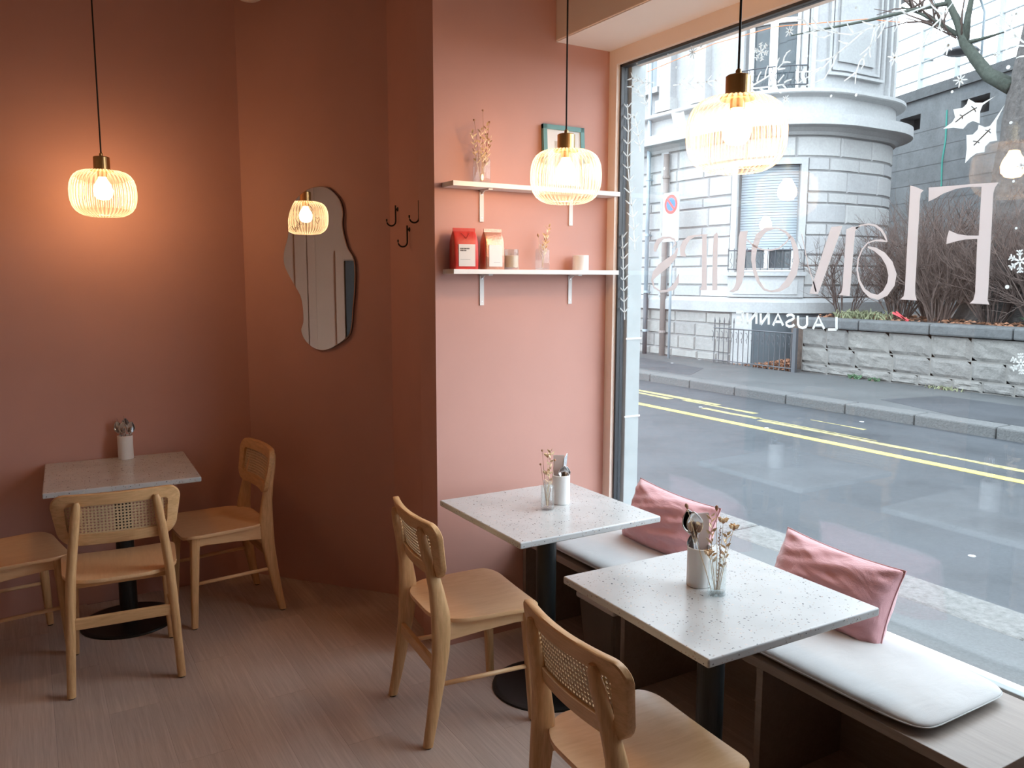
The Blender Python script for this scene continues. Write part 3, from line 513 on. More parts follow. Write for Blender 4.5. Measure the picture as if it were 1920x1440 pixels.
for zz in (0.98, 1.36):
    MB().box((2.47 - 2.45, W1 - 0.034 - (W0 + W1) / 2, zz - WZ0), (2.565 - 2.45, W1 - 0.028 - (W0 + W1) / 2, zz + 0.008 - WZ0)).build('joint_clip', M['whitemetal'], win1)

# ---------------- film lettering and frost decoration on the inner face of the pane
def inv(y, z): return (y - (W0 + W1) / 2, z - WZ0)
GX = 2.4445 - 2.45
def gfn(x, a, b): return (x, *inv(a, b))
def film_obj(name, mat, parent, polys=(), strokes=(), x=GX, th=0.0007, label=None):
    m = MB()
    for k, p in enumerate(polys):
        m.prism(p, lambda a, b: gfn(x, a, b), lambda a, b: gfn(x + th, a, b))
    for k, s_ in enumerate(strokes):
        m.ribbon(s_, gfn, x - 0.00008 * (k % 7), x + th - 0.00008 * (k % 7))
    o = m.build(name, mat, parent)
    if label: o['label'] = label
    return o
let = empty('shop_lettering', (0, 0, 0), 0, win1)
let['label'] = 'large pale pink serif shop name read in reverse on the glass'
for ch in 'flavours':
    d = DECALS['letters'][ch]
    film_obj('letter', M['letter'], let, d.get('p', ()), d.get('s', ()))
cit = empty('city_lettering', (0, 0, 0), 0, win1)
cit['label'] = 'small white sans serif city name read in reverse on the glass'
for nm, sts in DECALS['small']:
    film_obj('letter', M['decal'], cit, (), sts)
for sts in DECALS['branches']:
    film_obj('branch_decal', M['decal'], win1, (), sts)
for (y, z, r, kind) in DECALS['snow']:
    sts = []
    arms = 6 if kind else 8
    for k in range(arms):
        a = 2 * math.pi * k / arms + 0.2 + y
        rr = r * (1 if kind or k % 2 == 0 else 0.75)
        d = Vector((math.cos(a), math.sin(a)))
        sts.append([(y, z, r * 0.13), (y + d.x * rr * 0.6, z + d.y * rr * 0.6, r * 0.2), (y + d.x * rr, z + d.y * rr, r * 0.12)])
        if kind:
            for f in (0.5, 0.78):
                for sg in (-0.9, 0.9):
                    e = Vector((math.cos(a + sg), math.sin(a + sg)))
                    sts.append([(y + d.x * rr * f, z + d.y * rr * f, r * 0.12), (y + d.x * rr * f + e.x * rr * 0.32, z + d.y * rr * f + e.y * rr * 0.32, r * 0.12)])
    film_obj('snowflake_decal' if kind else 'star_decal', M['decal'], win1, (), sts)
for (y, z, r) in DECALS['dots']:
    film_obj('dot_decal', M['decal'], win1, [[(y + r * math.cos(k * 0.785), z + r * math.sin(k * 0.785)) for k in range(8)]])
for p in DECALS['holly']:
    film_obj('holly_leaf_decal', M['decal'], win1, [p])
film_obj('leaf_vein', M['vein'], win1, (), DECALS['vein'], GX - 0.0012, 0.0006)

# ================================================================== MIRROR, HOOKS, SHELVES
md = (B - A).normalized(); mn = Vector((md.y, -md.x))
MIR = [(0.487,2.112),(0.407,2.093),(0.334,2.036),(0.298,1.956),(0.295,1.874),(0.264,1.778),(0.268,1.709),(0.315,1.626),(0.364,1.543),(0.374,1.431),(0.358,1.375),(0.38,1.325),(0.428,1.287),(0.492,1.275),(0.558,1.297),(0.639,1.349),(0.662,1.396),(0.674,1.492),(0.686,1.587),(0.691,1.681),(0.684,1.748),(0.651,1.801),(0.631,1.868),(0.623,1.922),(0.628,1.988),(0.605,2.049),(0.55,2.099)]
def catmull(P, k=6):
    out = []; n = len(P)
    for i in range(n):
        p0, p1, p2, p3 = (Vector(P[(i + j - 1) % n]) for j in range(4))
        for q in range(k):
            t = q / k
            v = 0.5 * ((2 * p1) + (p2 - p0) * t + (2 * p0 - 5 * p1 + 4 * p2 - p3) * t * t + (3 * p1 - p0 - 3 * p2 + p3) * t ** 3)
            out.append((v.x, v.y))
    return out
mo = catmull(MIR)
mcx, mcz = 0.48, 1.70
mir = tag(empty('wall_mirror', (A.x + md.x * mcx + mn.x * 0.003, A.y + md.y * mcx + mn.y * 0.003, mcz)), 'wavy frameless mirror with an irregular blob outline on the terracotta wall', 'mirror')
def mfn(off):
    return lambda a, b: ((a - mcx) * md.x + off * mn.x, (a - mcx) * md.y + off * mn.y, b - mcz)
MB().prism(mo, mfn(0.0), mfn(0.010)).build('backing', M['frame_dark'], mir)
sm = [(mcx + (a - mcx) * 0.985, mcz + (b - mcz) * 0.992) for a, b in mo]
MB().prism(sm, mfn(0.0101), mfn(0.014)).build('mirror_glass', M['mirror'], mir)
# bevelled rim of the glass
rim = MB(); n = len(mo)
f0 = mfn(0.010); f1 = mfn(0.014)
rim.add([f0(a, b) for a, b in mo] + [f1(a, b) for a, b in sm], [(i, (i + 1) % n, n + (i + 1) % n, n + i) for i in range(n)])
rim.build('bevel_edge', plain('mirror_edge', (0.70, 0.72, 0.70), 0.08, 1.0, var=0), mir, smooth=True)
# handwriting on the glass: "look great!" and a heart
def script_strokes():
    G = {'l': [[(0, 0), (.12, .9), (.02, .1), (.12, 0)]], 'o': [[(.2, .4), (.02, .3), (.05, .03), (.25, .05), (.28, .3), (.2, .4), (.36, .36)]],
         'k': [[(0, 0), (.1, .9)], [(.32, .45), (.06, .25), (.34, 0)]], 'g': [[(.28, .4), (.08, .38), (.04, .1), (.25, .1), (.3, .4), (.22, -.4), (0, -.4), (.36, .05)]],
         'r': [[(.02, .4), (.04, 0)], [(.04, .25), (.15, .4), (.26, .36)]], 'e': [[(.02, .2), (.26, .24), (.2, .4), (.05, .35), (.04, .08), (.28, .05)]],
         'a': [[(.26, .36), (.1, .4), (.02, .15), (.12, .0), (.26, .3), (.26, .02), (.34, .04)]], 't': [[(.08, .8), (.1, .05), (.22, .02)], [(-.04, .52), (.28, .56)]], '!': [[(.08, .85), (.06, .25)], [(.05, .06), (.06, 0)]]}
    out = []; x = 0
    for ch in 'look great!':
        if ch == ' ': x += .3; continue
        for s_ in G[ch]: out.append([(x + a, b) for a, b in s_])
        x += .2 if ch in 'l!' else .4
    return out, x
hs, hw = script_strokes()
p0 = Vector((0.347, 1.885)); p1 = Vector((0.458, 2.0)); ux = (p1 - p0) / hw; uy = Vector((-ux.y, ux.x)) * 1.1
hm = MB()
def hfn(x, a, b): return mfn(x)(a, b)
for s_ in hs:
    hm.ribbon([(p0.x + ux.x * a + uy.x * b, p0.y + ux.y * a + uy.y * b, 0.0022) for a, b in s_], hfn, 0.0142, 0.0146)
hm.build('handwriting', M['ink'], mir)
hm = MB()
heart = [(0, -.02), (-.016, .0), (-.013, .014), (0, .006), (.013, .014), (.016, 0), (0, -.02)]
hm.ribbon([(0.478 + a * 0.8, 1.945 + b, 0.0022) for a, b in heart], hfn, 0.0142, 0.0146)
hm.build('heart_doodle', M['ink'], mir)

hd = (B - Cc).normalized(); hn = Vector((hd.y, -hd.x)) * 1
if hn.x > 0: hn = -hn
def coat_hook(s, z, label):
    base = Cc + hd * s
    t = tag(empty('coat_hook', (base.x, base.y, z)), label, 'hook', 'black coat hooks on the terracotta wall')
    t.rotation_euler = (0, 0, math.atan2(hn.y, hn.x))     # local +x points into the room
    MB().lathe([(0.0, 0.0), (0.010, 0.0), (0.010, 0.004), (0.004, 0.006), (0.0, 0.006)], 12, Matrix.Translation((0, 0, 0.012)) @ Matrix.Rotation(math.pi / 2, 4, 'Y')).build('wall_rose', M['blackplastic'], t)
    pts = [(0.012, 0, 0.03), (0.012, 0, -0.045)]
    for k in range(1, 9):
        a = math.pi * k / 8
        pts.append((0.012 + 0.022 * (1 - math.cos(a)), 0.0, -0.045 - 0.022 * math.sin(a)))
    pts.append((0.056, 0, -0.035))
    MB().box((0.0, -0.004, 0.008), (0.012, 0.004, 0.016)).tube(pts, 0.0038, 8).build('hook_arm', M['blackplastic'], t, smooth=True)
    # the hook hangs turned along the wall as in the photograph
    return t
coat_hook(0.541, 1.965, 'black J-shaped coat hook of the upper pair nearer the mirror')
coat_hook(0.177, 1.958, 'black J-shaped coat hook of the upper pair nearer the wall corner')
coat_hook(0.356, 1.860, 'lowest black J-shaped coat hook, below the other two')

SY = 3.045; SX0, SX1 = 1.54, 2.405
def shelf(z, label):
    t = tag(empty('wall_shelf', ((SX0 + SX1) / 2, 3.15, z)), label, 'shelf', 'white wall shelves')
    hw_ = (SX1 - SX0) / 2
    MB().box((-hw_, SY - 3.15, 0), (hw_, -0.001, 0.020)).build('board', M['whitewood'], t, bevel=0.0015)
    for x in (-0.245, 0.225):
        b = MB().box((x - 0.010, -0.006, -0.135), (x + 0.010, -0.001, 0)).box((x - 0.010, -0.085, -0.006), (x + 0.010, -0.001, 0.0))
        b.add([(x - 0.003, -0.006, -0.020), (x + 0.003, -0.006, -0.020), (x + 0.003, -0.006, -0.006), (x - 0.003, -0.006, -0.006), (x - 0.003, -0.035, -0.006), (x + 0.003, -0.035, -0.006)],
              [(0, 1, 2, 3), (0, 4, 5, 1), (0, 3, 4), (1, 5, 2), (3, 2, 5, 4)])
        br_ = b.build('bracket', M['whitemetal'], t)
        for zz in (-0.02, -0.118):
            MB().lathe([(0, 0), (0.003, 0), (0.002, 0.0015), (0, 0.0015)], 8, Matrix.Translation((x, -0.006, zz)) @ Matrix.Rotation(math.pi / 2, 4, 'X')).build('screw', M['steel'], br_)
    return t
ZS1, ZS2 = 2.028, 1.668
shelf(ZS1, 'upper white wall shelf carrying a flower vase and a teal picture frame')
shelf(ZS2, 'lower white wall shelf carrying coffee bags and a candle')

# ================================================================== PENDANT LAMPS
def ribbed_mesh():
    prof = [(0.047, 0.098), (0.062, 0.099), (0.080, 0.097), (0.098, 0.090), (0.114, 0.077), (0.125, 0.060), (0.132, 0.038), (0.135, 0.012),
            (0.135, -0.014), (0.132, -0.038), (0.125, -0.060), (0.113, -0.078), (0.098, -0.090), (0.082, -0.098), (0.070, -0.102), (0.064, -0.101), (0.060, -0.097)]
    nr = 44; n = nr * 4
    rings = []
    for i, (r, z) in enumerate(prof):
        w = 0.0034 * min(1, max(0, (r - 0.05) / 0.05))
        rings.append([((r + w * math.cos(2 * math.pi * k / 4)) * math.cos(2 * math.pi * k / n), (r + w * math.cos(2 * math.pi * k / 4)) * math.sin(2 * math.pi * k / n), z) for k in range(n)])
    return MB().loft(rings, caps=False)
def make_lamp():
    t = empty('pendant_lamp', (0, 0, 0))
    ribbed_mesh().build('glass_shade', M['shade'], t, smooth=True)
    MB().lathe([(0.0, 0.094), (0.047, 0.094), (0.047, 0.101), (0.034, 0.103), (0.034, 0.156), (0.030, 0.159), (0.0, 0.159)], 32).build('brass_cap', M['brass'], t)
    MB().lathe([(0.0, 0.158), (0.008, 0.158), (0.008, 0.172), (0.005, 0.176), (0.0, 0.176)], 16).build('cable_grip', M['brass'], t)
    MB().lathe([(0.0, 0.094), (0.020, 0.094), (0.020, 0.070), (0.0, 0.070)], 16).build('bulb_socket', M['brass'], t)
    MB().lathe([(0.0005, 0.071), (0.015, 0.070), (0.019, 0.060), (0.033, 0.038), (0.040, 0.014), (0.037, -0.008), (0.025, -0.024), (0.0005, -0.030)], 16).build('light_bulb', M['bulb'], t, smooth=True)
    MB().tube([(0, 0, 0.17), (0, 0, CEIL - 2.04 - 0.03)], 0.0033, 8).build('cable', M['blackplastic'], t)
    MB().lathe([(0.0, CEIL - 2.04), (0.05, CEIL - 2.04), (0.05, CEIL - 2.04 - 0.025), (0.045, CEIL - 2.04 - 0.032), (0.0, CEIL - 2.04 - 0.032)], 24).build('ceiling_rose', M['blackplastic'], t)
    return t
lamp0 = make_lamp()
for k, (x, y, z, lab) in enumerate(((1.74, 1.69, 2.05, 'ribbed glass pendant lamp with brass cap hanging before the window, the largest in view'),
                                    (1.828, 2.653, 2.04, 'ribbed glass pendant lamp hanging in front of the white wall shelves'),
                                    (0.338, 4.117, 2.022, 'glowing ribbed glass pendant lamp over the small table by the terracotta wall'))):
    o = lamp0 if k == 0 else copy_tree(lamp0)
    o.location = (x, y, z)
    if k < 2:
        for c_ in o.children:
            if c_.name.startswith('light_bulb'): c_.material_slots[0].link = 'OBJECT'; c_.material_slots[0].material = M['bulb_dim']
    tag(o, lab, 'lamp', 'ribbed glass pendant lamps')
cl = tag(empty('ceiling_fixture', (1.045, 4.27, CEIL)), 'round white ceiling fitting at the top edge above the terracotta wall', 'ceiling light')
MB().lathe([(0.0, 0), (0.085, 0), (0.085, -0.05), (0.08, -0.06), (0, -0.06)], 32).build('housing', M['whitemetal'], cl, smooth=False)
MB().lathe([(0.0, -0.06), (0.080, -0.06), (0.072, -0.098), (0.045, -0.116), (0.0, -0.122)], 32).build('diffuser', M['ceramic'], cl, smooth=True)

# ================================================================== TABLES
def make_table():
    t = empty('bistro_table', (0, 0, 0))
    MB().box((-0.317, -0.317, 0.722), (0.317, 0.317, 0.746)).build('table_top', M['terrazzo'], t, bevel=0.005, seg=3)
    MB().box((-0.16, -0.02, 0.714), (0.16, 0.02, 0.722)).box((-0.02, -0.16, 0.714), (0.02, 0.16, 0.722)).build('top_bracket', M['black'], t)
    MB().lathe([(0.0, 0.714), (0.040, 0.714), (0.040, 0.02), (0.055, 0.014), (0.0, 0.014)], 32).build('column', M['black'], t)
    auto_smooth(t.children[-1])
    MB().lathe([(0.0, 0.014), (0.20, 0.011), (0.215, 0.008), (0.217, 0.003), (0.217, 0.0), (0.0, 0.0)], 56).build('base_plate', M['black'], t)
    auto_smooth(t.children[-1])
    return t
T1 = (1.733, 2.625); T2 = (1.676, 1.651); T3 = (0.345, 4.183)
tab0 = make_table()
for k, ((x, y), lab) in enumerate(((T2, 'square white terrazzo table nearest the camera, beside the window bench'),
                                   (T1, 'square white terrazzo table in front of the pink shelf wall'),
                                   (T3, 'small white terrazzo table against the terracotta wall on the left'))):
    o = tab0 if k == 0 else copy_tree(tab0)
    o.location = (x, y, 0); o.rotation_euler = (0, 0, R_((-1.2, 0, -2.2)[k])); tag(o, lab, 'table', 'terrazzo bistro tables')

# ================================================================== CHAIRS  (local +y is the front)
def sup(n, ax, ay, p=3.0):
    out = []
    for k in range(n):
        a = 2 * math.pi * k / n; c, s_ = math.cos(a), math.sin(a)
        out.append((math.copysign(abs(c) ** (2 / p), c) * ax, math.copysign(abs(s_) ** (2 / p), s_) * ay))
    return out
def back_y(x, z): return -0.240 + 0.62 * x * x - (z - 0.70) * 0.20
def rear_leg(sx):
    #      z, x, y, half-depth, half-width
    sec = [(0.006, 0.203, -0.262, 0.0175, 0.0165), (0.10, 0.199, -0.243, 0.021, 0.017), (0.22, 0.194, -0.222, 0.026, 0.018), (0.34, 0.188, -0.205, 0.032, 0.019), (0.43, 0.183, -0.200, 0.036, 0.019),
           (0.48, 0.179, -0.202, 0.034, 0.019), (0.56, 0.170, -0.212, 0.027, 0.0185), (0.64, 0.160, -0.228, 0.022, 0.018), (0.72, 0.150, -0.248, 0.0185, 0.0175), (0.77, 0.144, -0.259, 0.014, 0.0155), (0.788, 0.142, -0.263, 0.007, 0.009)]
    rings = [[(sx * x + a, y + b, z) for a, b in sup(14, hw, hdp, 2.7)] for z, x, y, hdp, hw in sec]
    return MB().loft(rings)
def front_leg(sx):
    sec = [(0.006, 0.196, 0.160, 0.0145), (0.25, 0.188, 0.148, 0.0185), (0.437, 0.182, 0.138, 0.0215)]
    return MB().loft([[(sx * x + a, y + b, z) for a, b in sup(14, h, h, 4)] for z, x, y, h in sec])
def rrect(w, h, r, n=8, rb=None, wb=None):
    """rounded rectangle, wider at the top than at the bottom"""
    rb = rb or r; wb = wb or w
    out = []
    for cx, cz, a0, rr, ww in ((w/2 - r, h/2 - r, 0, r, w), (-w/2 + r, h/2 - r, 90, r, w), (-wb/2 + rb, -h/2 + rb, 180, rb, wb), (wb/2 - rb, -h/2 + rb, 270, rb, wb)):
        for k in range(n + 1):
            a = R_(a0 + 90 * k / n); out.append((cx + rr * math.cos(a), cz + rr * math.sin(a)))
    return out
def densify(P, m=4):
    out = []
    for i in range(len(P)):
        a = Vector(P[i]); b = Vector(P[(i + 1) % len(P)])
        k = max(1, int((b - a).length / 0.03))
        for j in range(k): out.append(tuple(a.lerp(b, j / k)))
    return out
def back_frame():
    zc = 0.708
    import itertools
    outer = rrect(0.468, 0.215, 0.048, 6, 0.075, 0.440); inner = rrect(0.372, 0.122, 0.012, 6, 0.030, 0.362)
    # subdivide matching edges
    O = []; I = []
    n = len(outer)
    for i in range(n):
        a, b = Vector(outer[i]), Vector(outer[(i + 1) % n]); c, d = Vector(inner[i]), Vector(inner[(i + 1) % n])
        k = max(1, int(max((b - a).length, (d - c).length) / 0.03))
        for j in range(k): O.append(a.lerp(b, j / k)); I.append(c.lerp(d, j / k))
    n = len(O); th = 0.0125; e = 0.004
    def ring(P, off, ins=0.0):
        ctr = Vector((0, 0)); out = []
        for q in P:
            s_ = q * (1 - ins / max(q.length, 1e-6))
            out.append((s_.x, back_y(s_.x, zc + s_.y) + off, zc + s_.y))
        return out
    rings = [ring(I, th), ring(O, th, e), ring(O, th - e), ring(O, -th + e), ring(O, -th, e), ring(I, -th)]
    m = MB(); m.loft(rings, caps=False, closed=True)
    return m
def cane_sheet():
    m = MB(); p = 0.0128; nx = int(0.37 / p) + 2; nz = int(0.122 / p) + 2; hr = p * 0.31; zc = 0.708
    def pt(x, z): return (x, back_y(x, zc + z) - 0.001, zc + z)
    for i in range(nx):
        for j in range(nz):
            cx = (i - (nx - 1) / 2) * p; cz = (j - (nz - 1) / 2) * p
            h = p / 2
            outer = [(cx + h, cz + h * .42), (cx + h * .42, cz + h), (cx - h * .42, cz + h), (cx - h, cz + h * .42), (cx - h, cz - h * .42), (cx - h * .42, cz - h), (cx + h * .42, cz - h), (cx + h, cz - h * .42)]
            inner = [(cx + hr * math.cos(R_(22.5 + 45 * k)), cz + hr * math.sin(R_(22.5 + 45 * k))) for k in range(8)]
            vs = [pt(*q) for q in outer] + [pt(*q) for q in inner] + [pt(cx + sx * h, cz + sz * h) for sx, sz in ((1, 1), (-1, 1), (-1, -1), (1, -1))]
            fs = [(k, (k + 1) % 8, 8 + (k + 1) % 8, 8 + k) for k in range(8)] + [(0, 16, 1), (2, 17, 3), (4, 18, 5), (6, 19, 7)]
            m.add(vs, fs)
    return m
def seat_mesh():
    out = []
    P = []
    # outline: rounded front corners, bowed narrower back
    for k in range(9): a = R_(0 + 90 * k / 8); P.append((0.150 + 0.075 * math.cos(a), 0.112 + 0.080 * math.sin(a)))
    for k in range(9): a = R_(90 + 90 * k / 8); P.append((-0.150 + 0.075 * math.cos(a), 0.112 + 0.080 * math.sin(a)))
    for k in range(13): a = R_(180 + 90 * k / 12); P.append((-0.070 + 0.145 * math.cos(a), -0.095 + 0.125 * math.sin(a)))
    for k in range(13): a = R_(270 + 90 * k / 12); P.append((0.070 + 0.145 * math.cos(a), -0.095 + 0.125 * math.sin(a)))
    P = densify(P)
    def zz(x, y): return 0.458 - 0.011 * max(0, 1 - (x / 0.21) ** 2) * max(0, 1 - ((y - 0.0) / 0.24) ** 2) - 0.012 * max(0, (y - 0.135) / 0.06) ** 2
    rings = []
    for s_ in (0.02, 0.25, 0.5, 0.75, 0.93, 1.0): rings.append([(x * s_, 0.02 + (y - 0.02) * s_, zz(x * s_, y * s_)) for x, y in P])
    rings.append([(x * 1.008, 0.02 + (y - 0.02) * 1.008, zz(x, y) - 0.005) for x, y in P])
    for s_ in (1.0, 0.5, 0.02): rings.append([(x * s_, 0.02 + (y - 0.02) * s_, zz(x * s_, y * s_) - 0.015) for x, y in P])
    return MB().loft(rings)
def make_chair():
    t = empty('dining_chair', (0, 0, 0))
    auto_smooth(seat_mesh().build('seat', M['oak_y'], t), 50)
    bf = back_frame().build('backrest_frame', M['oak_x'], t); auto_smooth(bf, 40)
    c = cane_sheet().build('cane_panel', M['cane'], t)
    sl = c.modifiers.new('solid', 'SOLIDIFY'); sl.thickness = 0.0022
    for s_ in (-1, 1):
        lg = auto_smooth(rear_leg(s_).build('leg', M['oak'], t), 50)
        MB().lathe([(0, 0), (0.013, 0), (0.013, 0.006), (0, 0.006)], 12, Matrix.Translation((s_ * 0.203, -0.262, 0))).build('foot_pad', M['blackplastic'], lg)
        lg = auto_smooth(front_leg(s_).build('leg', M['oak'], t), 50)
        MB().lathe([(0, 0), (0.012, 0), (0.012, 0.006), (0, 0.006)], 12, Matrix.Translation((s_ * 0.196, 0.160, 0))).build('foot_pad', M['blackplastic'], lg)
        MB().loft([[(s_ * 0.184 + dx, y, z) for dx, z in ((-0.010, z0), (0.010, z0), (0.010, z1), (-0.010, z1))] for y, z0, z1 in ((-0.205, 0.375, 0.444), (-0.05, 0.388, 0.443), (0.09, 0.395, 0.443), (0.142, 0.392, 0.443))]).build('side_rail', M['oak_y'], t, bevel=0.003)
        MB().tube([(s_ * 0.193, -0.222, 0.222), (s_ * 0.190, 0.150, 0.215)], 0.0085, 10).build('stretcher', M['oak_y'], t, smooth=True)
    MB().box((-0.182, 0.130, 0.395), (0.182, 0.148, 0.443)).build('front_rail', M['oak_x'], t, bevel=0.003)
    MB().box((-0.19, -0.232, 0.262), (0.19, -0.214, 0.308)).build('rear_stretcher', M['oak_x'], t, bevel=0.004)
    MB().box((-0.18, -0.150, 0.405), (0.18, -0.132, 0.443)).build('rear_rail', M['oak_x'], t, bevel=0.003)
    return t
ch0 = make_chair()
for k, (x, y, a, lab) in enumerate(((1.318, 1.525, -93, 'oak chair with cane backrest closest to the camera, drawn up to the nearest table'),
                                    (1.408, 2.64, -95, 'oak chair with cane backrest in front of the pink wall, at the middle table'),
                                    (0.285, 3.735, -4, 'oak chair seen from behind at the small table by the terracotta wall'),
                                    (0.745, 4.125, 94, 'oak chair seen from the side in the corner below the wavy mirror'),
                                    (-0.11, 4.10, -80, 'oak chair in shadow cut off by the left edge of the picture'))):
    o = ch0 if k == 0 else copy_tree(ch0)
    o.location = (x, y, 0); o.rotation_euler = (0, 0, R_(a)); tag(o, lab, 'chair', 'oak chairs with cane backrests')

# ================================================================== WINDOW BENCH, PADS, PILLOWS
BY0, BY1, BX0, BX1, BZ = 0.985, 3.145, 1.935, 2.395, 0.450
bn = tag(empty('window_bench', ((BX0 + BX1) / 2, (BY0 + BY1) / 2, 0)), 'long low wooden bench under the shop window', 'bench')
bx, by = (BX0 + BX1) / 2, (BY0 + BY1) / 2
def bb(lo, hi): return MB().box((lo[0] - bx, lo[1] - by, lo[2]), (hi[0] - bx, hi[1] - by, hi[2]))
bb((BX0, BY0, BZ - 0.030), (BX1, BY1, BZ)).build('seat_board', M['benchwood'], bn, bevel=0.002)
bb((BX0 + 0.01, BY0, 0), (BX1, BY0 + 0.025, BZ - 0.030)).build('end_panel', M['benchwood'], bn)
bb((BX0 + 0.01, BY1 - 0.025, 0), (BX1, BY1, BZ - 0.030)).build('end_panel', M['benchwood'], bn)
for yy in (1.72, 2.42):
    bb((BX0 + 0.03, yy - 0.0125, 0), (BX1 - 0.02, yy + 0.0125, BZ - 0.030)).build('divider', M['benchwood'], bn)
bb((BX1 - 0.02, BY0 + 0.025, 0), (BX1, BY1 - 0.025, BZ - 0.03)).build('back_panel', M['benchwood'], bn)

def pad(name, w, l, h, mat, puff=0.5, nx=16, ny=30, seedv=0.0, wr=0.0):
    """soft rounded pad, base at z=0, w along x, l along y"""
    m = MB(); top = []; bot = []
    def cr(u, v):
        e = 9.0
        k = (abs(u) ** e + abs(v) ** e) ** (1 / e)
        mx = max(abs(u), abs(v))
        s_ = mx / k if k > 1e-6 else 1
        return u * s_, v * s_
    N = (nx + 1) * (ny + 1); vs = []
    for side in (1, -1):
        for j in range(ny + 1):
            for i in range(nx + 1):
                u = -math.cos(math.pi * i / nx); v = -math.cos(math.pi * j / ny)
                a, b = cr(u, v)
                d = max(abs(u), abs(v)); t_ = (1 - d ** 7) ** 0.5 if d < 1 else 0
                t_ = t_ * (1 - puff * 0.25 * (u * u + v * v) / 2)
                wv = wr * mnoise.noise(Vector((a * 3 + seedv, b * 5, side * 3.1))) if wr else 0
                vs.append((a * w / 2, b * l / 2, h / 2 + side * (h / 2) * t_ + wv * t_))
    fs = []
    for sd in (0, 1):
        for j in range(ny):
            for i in range(nx):
                q = sd * N + j * (nx + 1) + i
                f = (q, q + 1, q + nx + 2, q + nx + 1)
                fs.append(f if sd == 0 else tuple(reversed(f)))
    m.add(vs, fs)
    me = m.mesh(name, mat, True)
    bm = bmesh.new(); bm.from_mesh(me); bmesh.ops.remove_doubles(bm, verts=bm.verts, dist=1e-5); bm.to_mesh(me); bm.free()
    return me
for k, (y0, y1, lab) in enumerate(((1.155, 2.135, 'white bench pad at the near end of the window bench'), (2.15, 3.135, 'white bench pad at the far end of the window bench by the pink wall'))):
    t = tag(empty('bench_pad', (2.158, (y0 + y1) / 2, BZ)), lab, 'cushion', 'white bench pads')
    o = bpy.data.objects.new('pad_cover', pad('pad_cover', 0.435, y1 - y0, 0.052, M['cushion'], 0.4, 18, 40, k * 3.0, 0.004)); link(o, t)
    # seam cord around the edge
    pts = []
    for q in range(72):
        a = 2 * math.pi * q / 72; c, s_ = math.cos(a), math.sin(a); e = 2 / 9.0
        pts.append((math.copysign(abs(c) ** e, c) * 0.2178, math.copysign(abs(s_) ** e, s_) * ((y1 - y0) / 2 + 0.0005), 0.024))
    m = MB(); rings = []
    for q in range(72):
        p = Vector(pts[q]); tt = (Vector(pts[(q + 1) % 72]) - Vector(pts[q - 1])).normalized(); a = tt.cross(Vector((0, 0, 1))); 
        rings.append([p + (a * math.cos(z) + Vector((0, 0, 1)) * math.sin(z)) * 0.0022 for z in (0, 1.57, 3.14, 4.71)])
    m.loft(rings, closed=True, caps=False).build('seam', M['cushion'], t, smooth=True)

def pillow_mesh(w, h, th, seedv):
    m = MB(); nx, ny = 52, 34; vs = []; fs = []
    N = (nx + 1) * (ny + 1)
    for side in (1, -1):
        for j in range(ny + 1):
            for i in range(nx + 1):
                u = -1 + 2 * i / nx; v = -1 + 2 * j / ny
                # edges drawn in between the corners
                x = u * w / 2 * (1 - 0.055 * (1 - u * u) * 0 - 0.05 * (1 - v * v) * abs(u) ** 3)
                z = v * h / 2 * (1 - 0.09 * (1 - u * u) * abs(v) ** 3)
                prof = ((1 - abs(u) ** 2.6) * (1 - abs(v) ** 2.2)) ** 0.52 if abs(u) < 1 and abs(v) < 1 else 0
                rad = 0
                for (cx, cz) in ((1, 1), (-1, 1), (1, -1), (-1, -1)):
                    dx, dz = u - cx, v - cz; dist = math.hypot(dx, dz)
                    rad += math.sin(math.atan2(dz, dx) * 9 + seedv) * math.exp(-dist * 2.6) * min(1, dist * 3)
                wr = 0.012 * rad + 0.014 * mnoise.noise(Vector((u * 1.6 + seedv, v * 4.5 + u * 1.5, seedv + side))) + 0.007 * mnoise.noise(Vector((u * 3.5 - seedv, v * 8 - u * 4, seedv)))
                vs.append((x, side * (prof * th / 2) + wr * (prof ** 0.5), z))
    for sd in (0, 1):
        for j in range(ny):
            for i in range(nx):
                q = sd * N + j * (nx + 1) + i; f = (q, q + 1, q + nx + 2, q + nx + 1)
                fs.append(f if sd == 0 else tuple(reversed(f)))
    m.add(vs, fs)
    me = m.mesh('pillow_cover', M['pink'], True)
    bm = bmesh.new(); bm.from_mesh(me); bmesh.ops.remove_doubles(bm, verts=bm.verts, dist=1e-4); bm.to_mesh(me); bm.free()
    return me
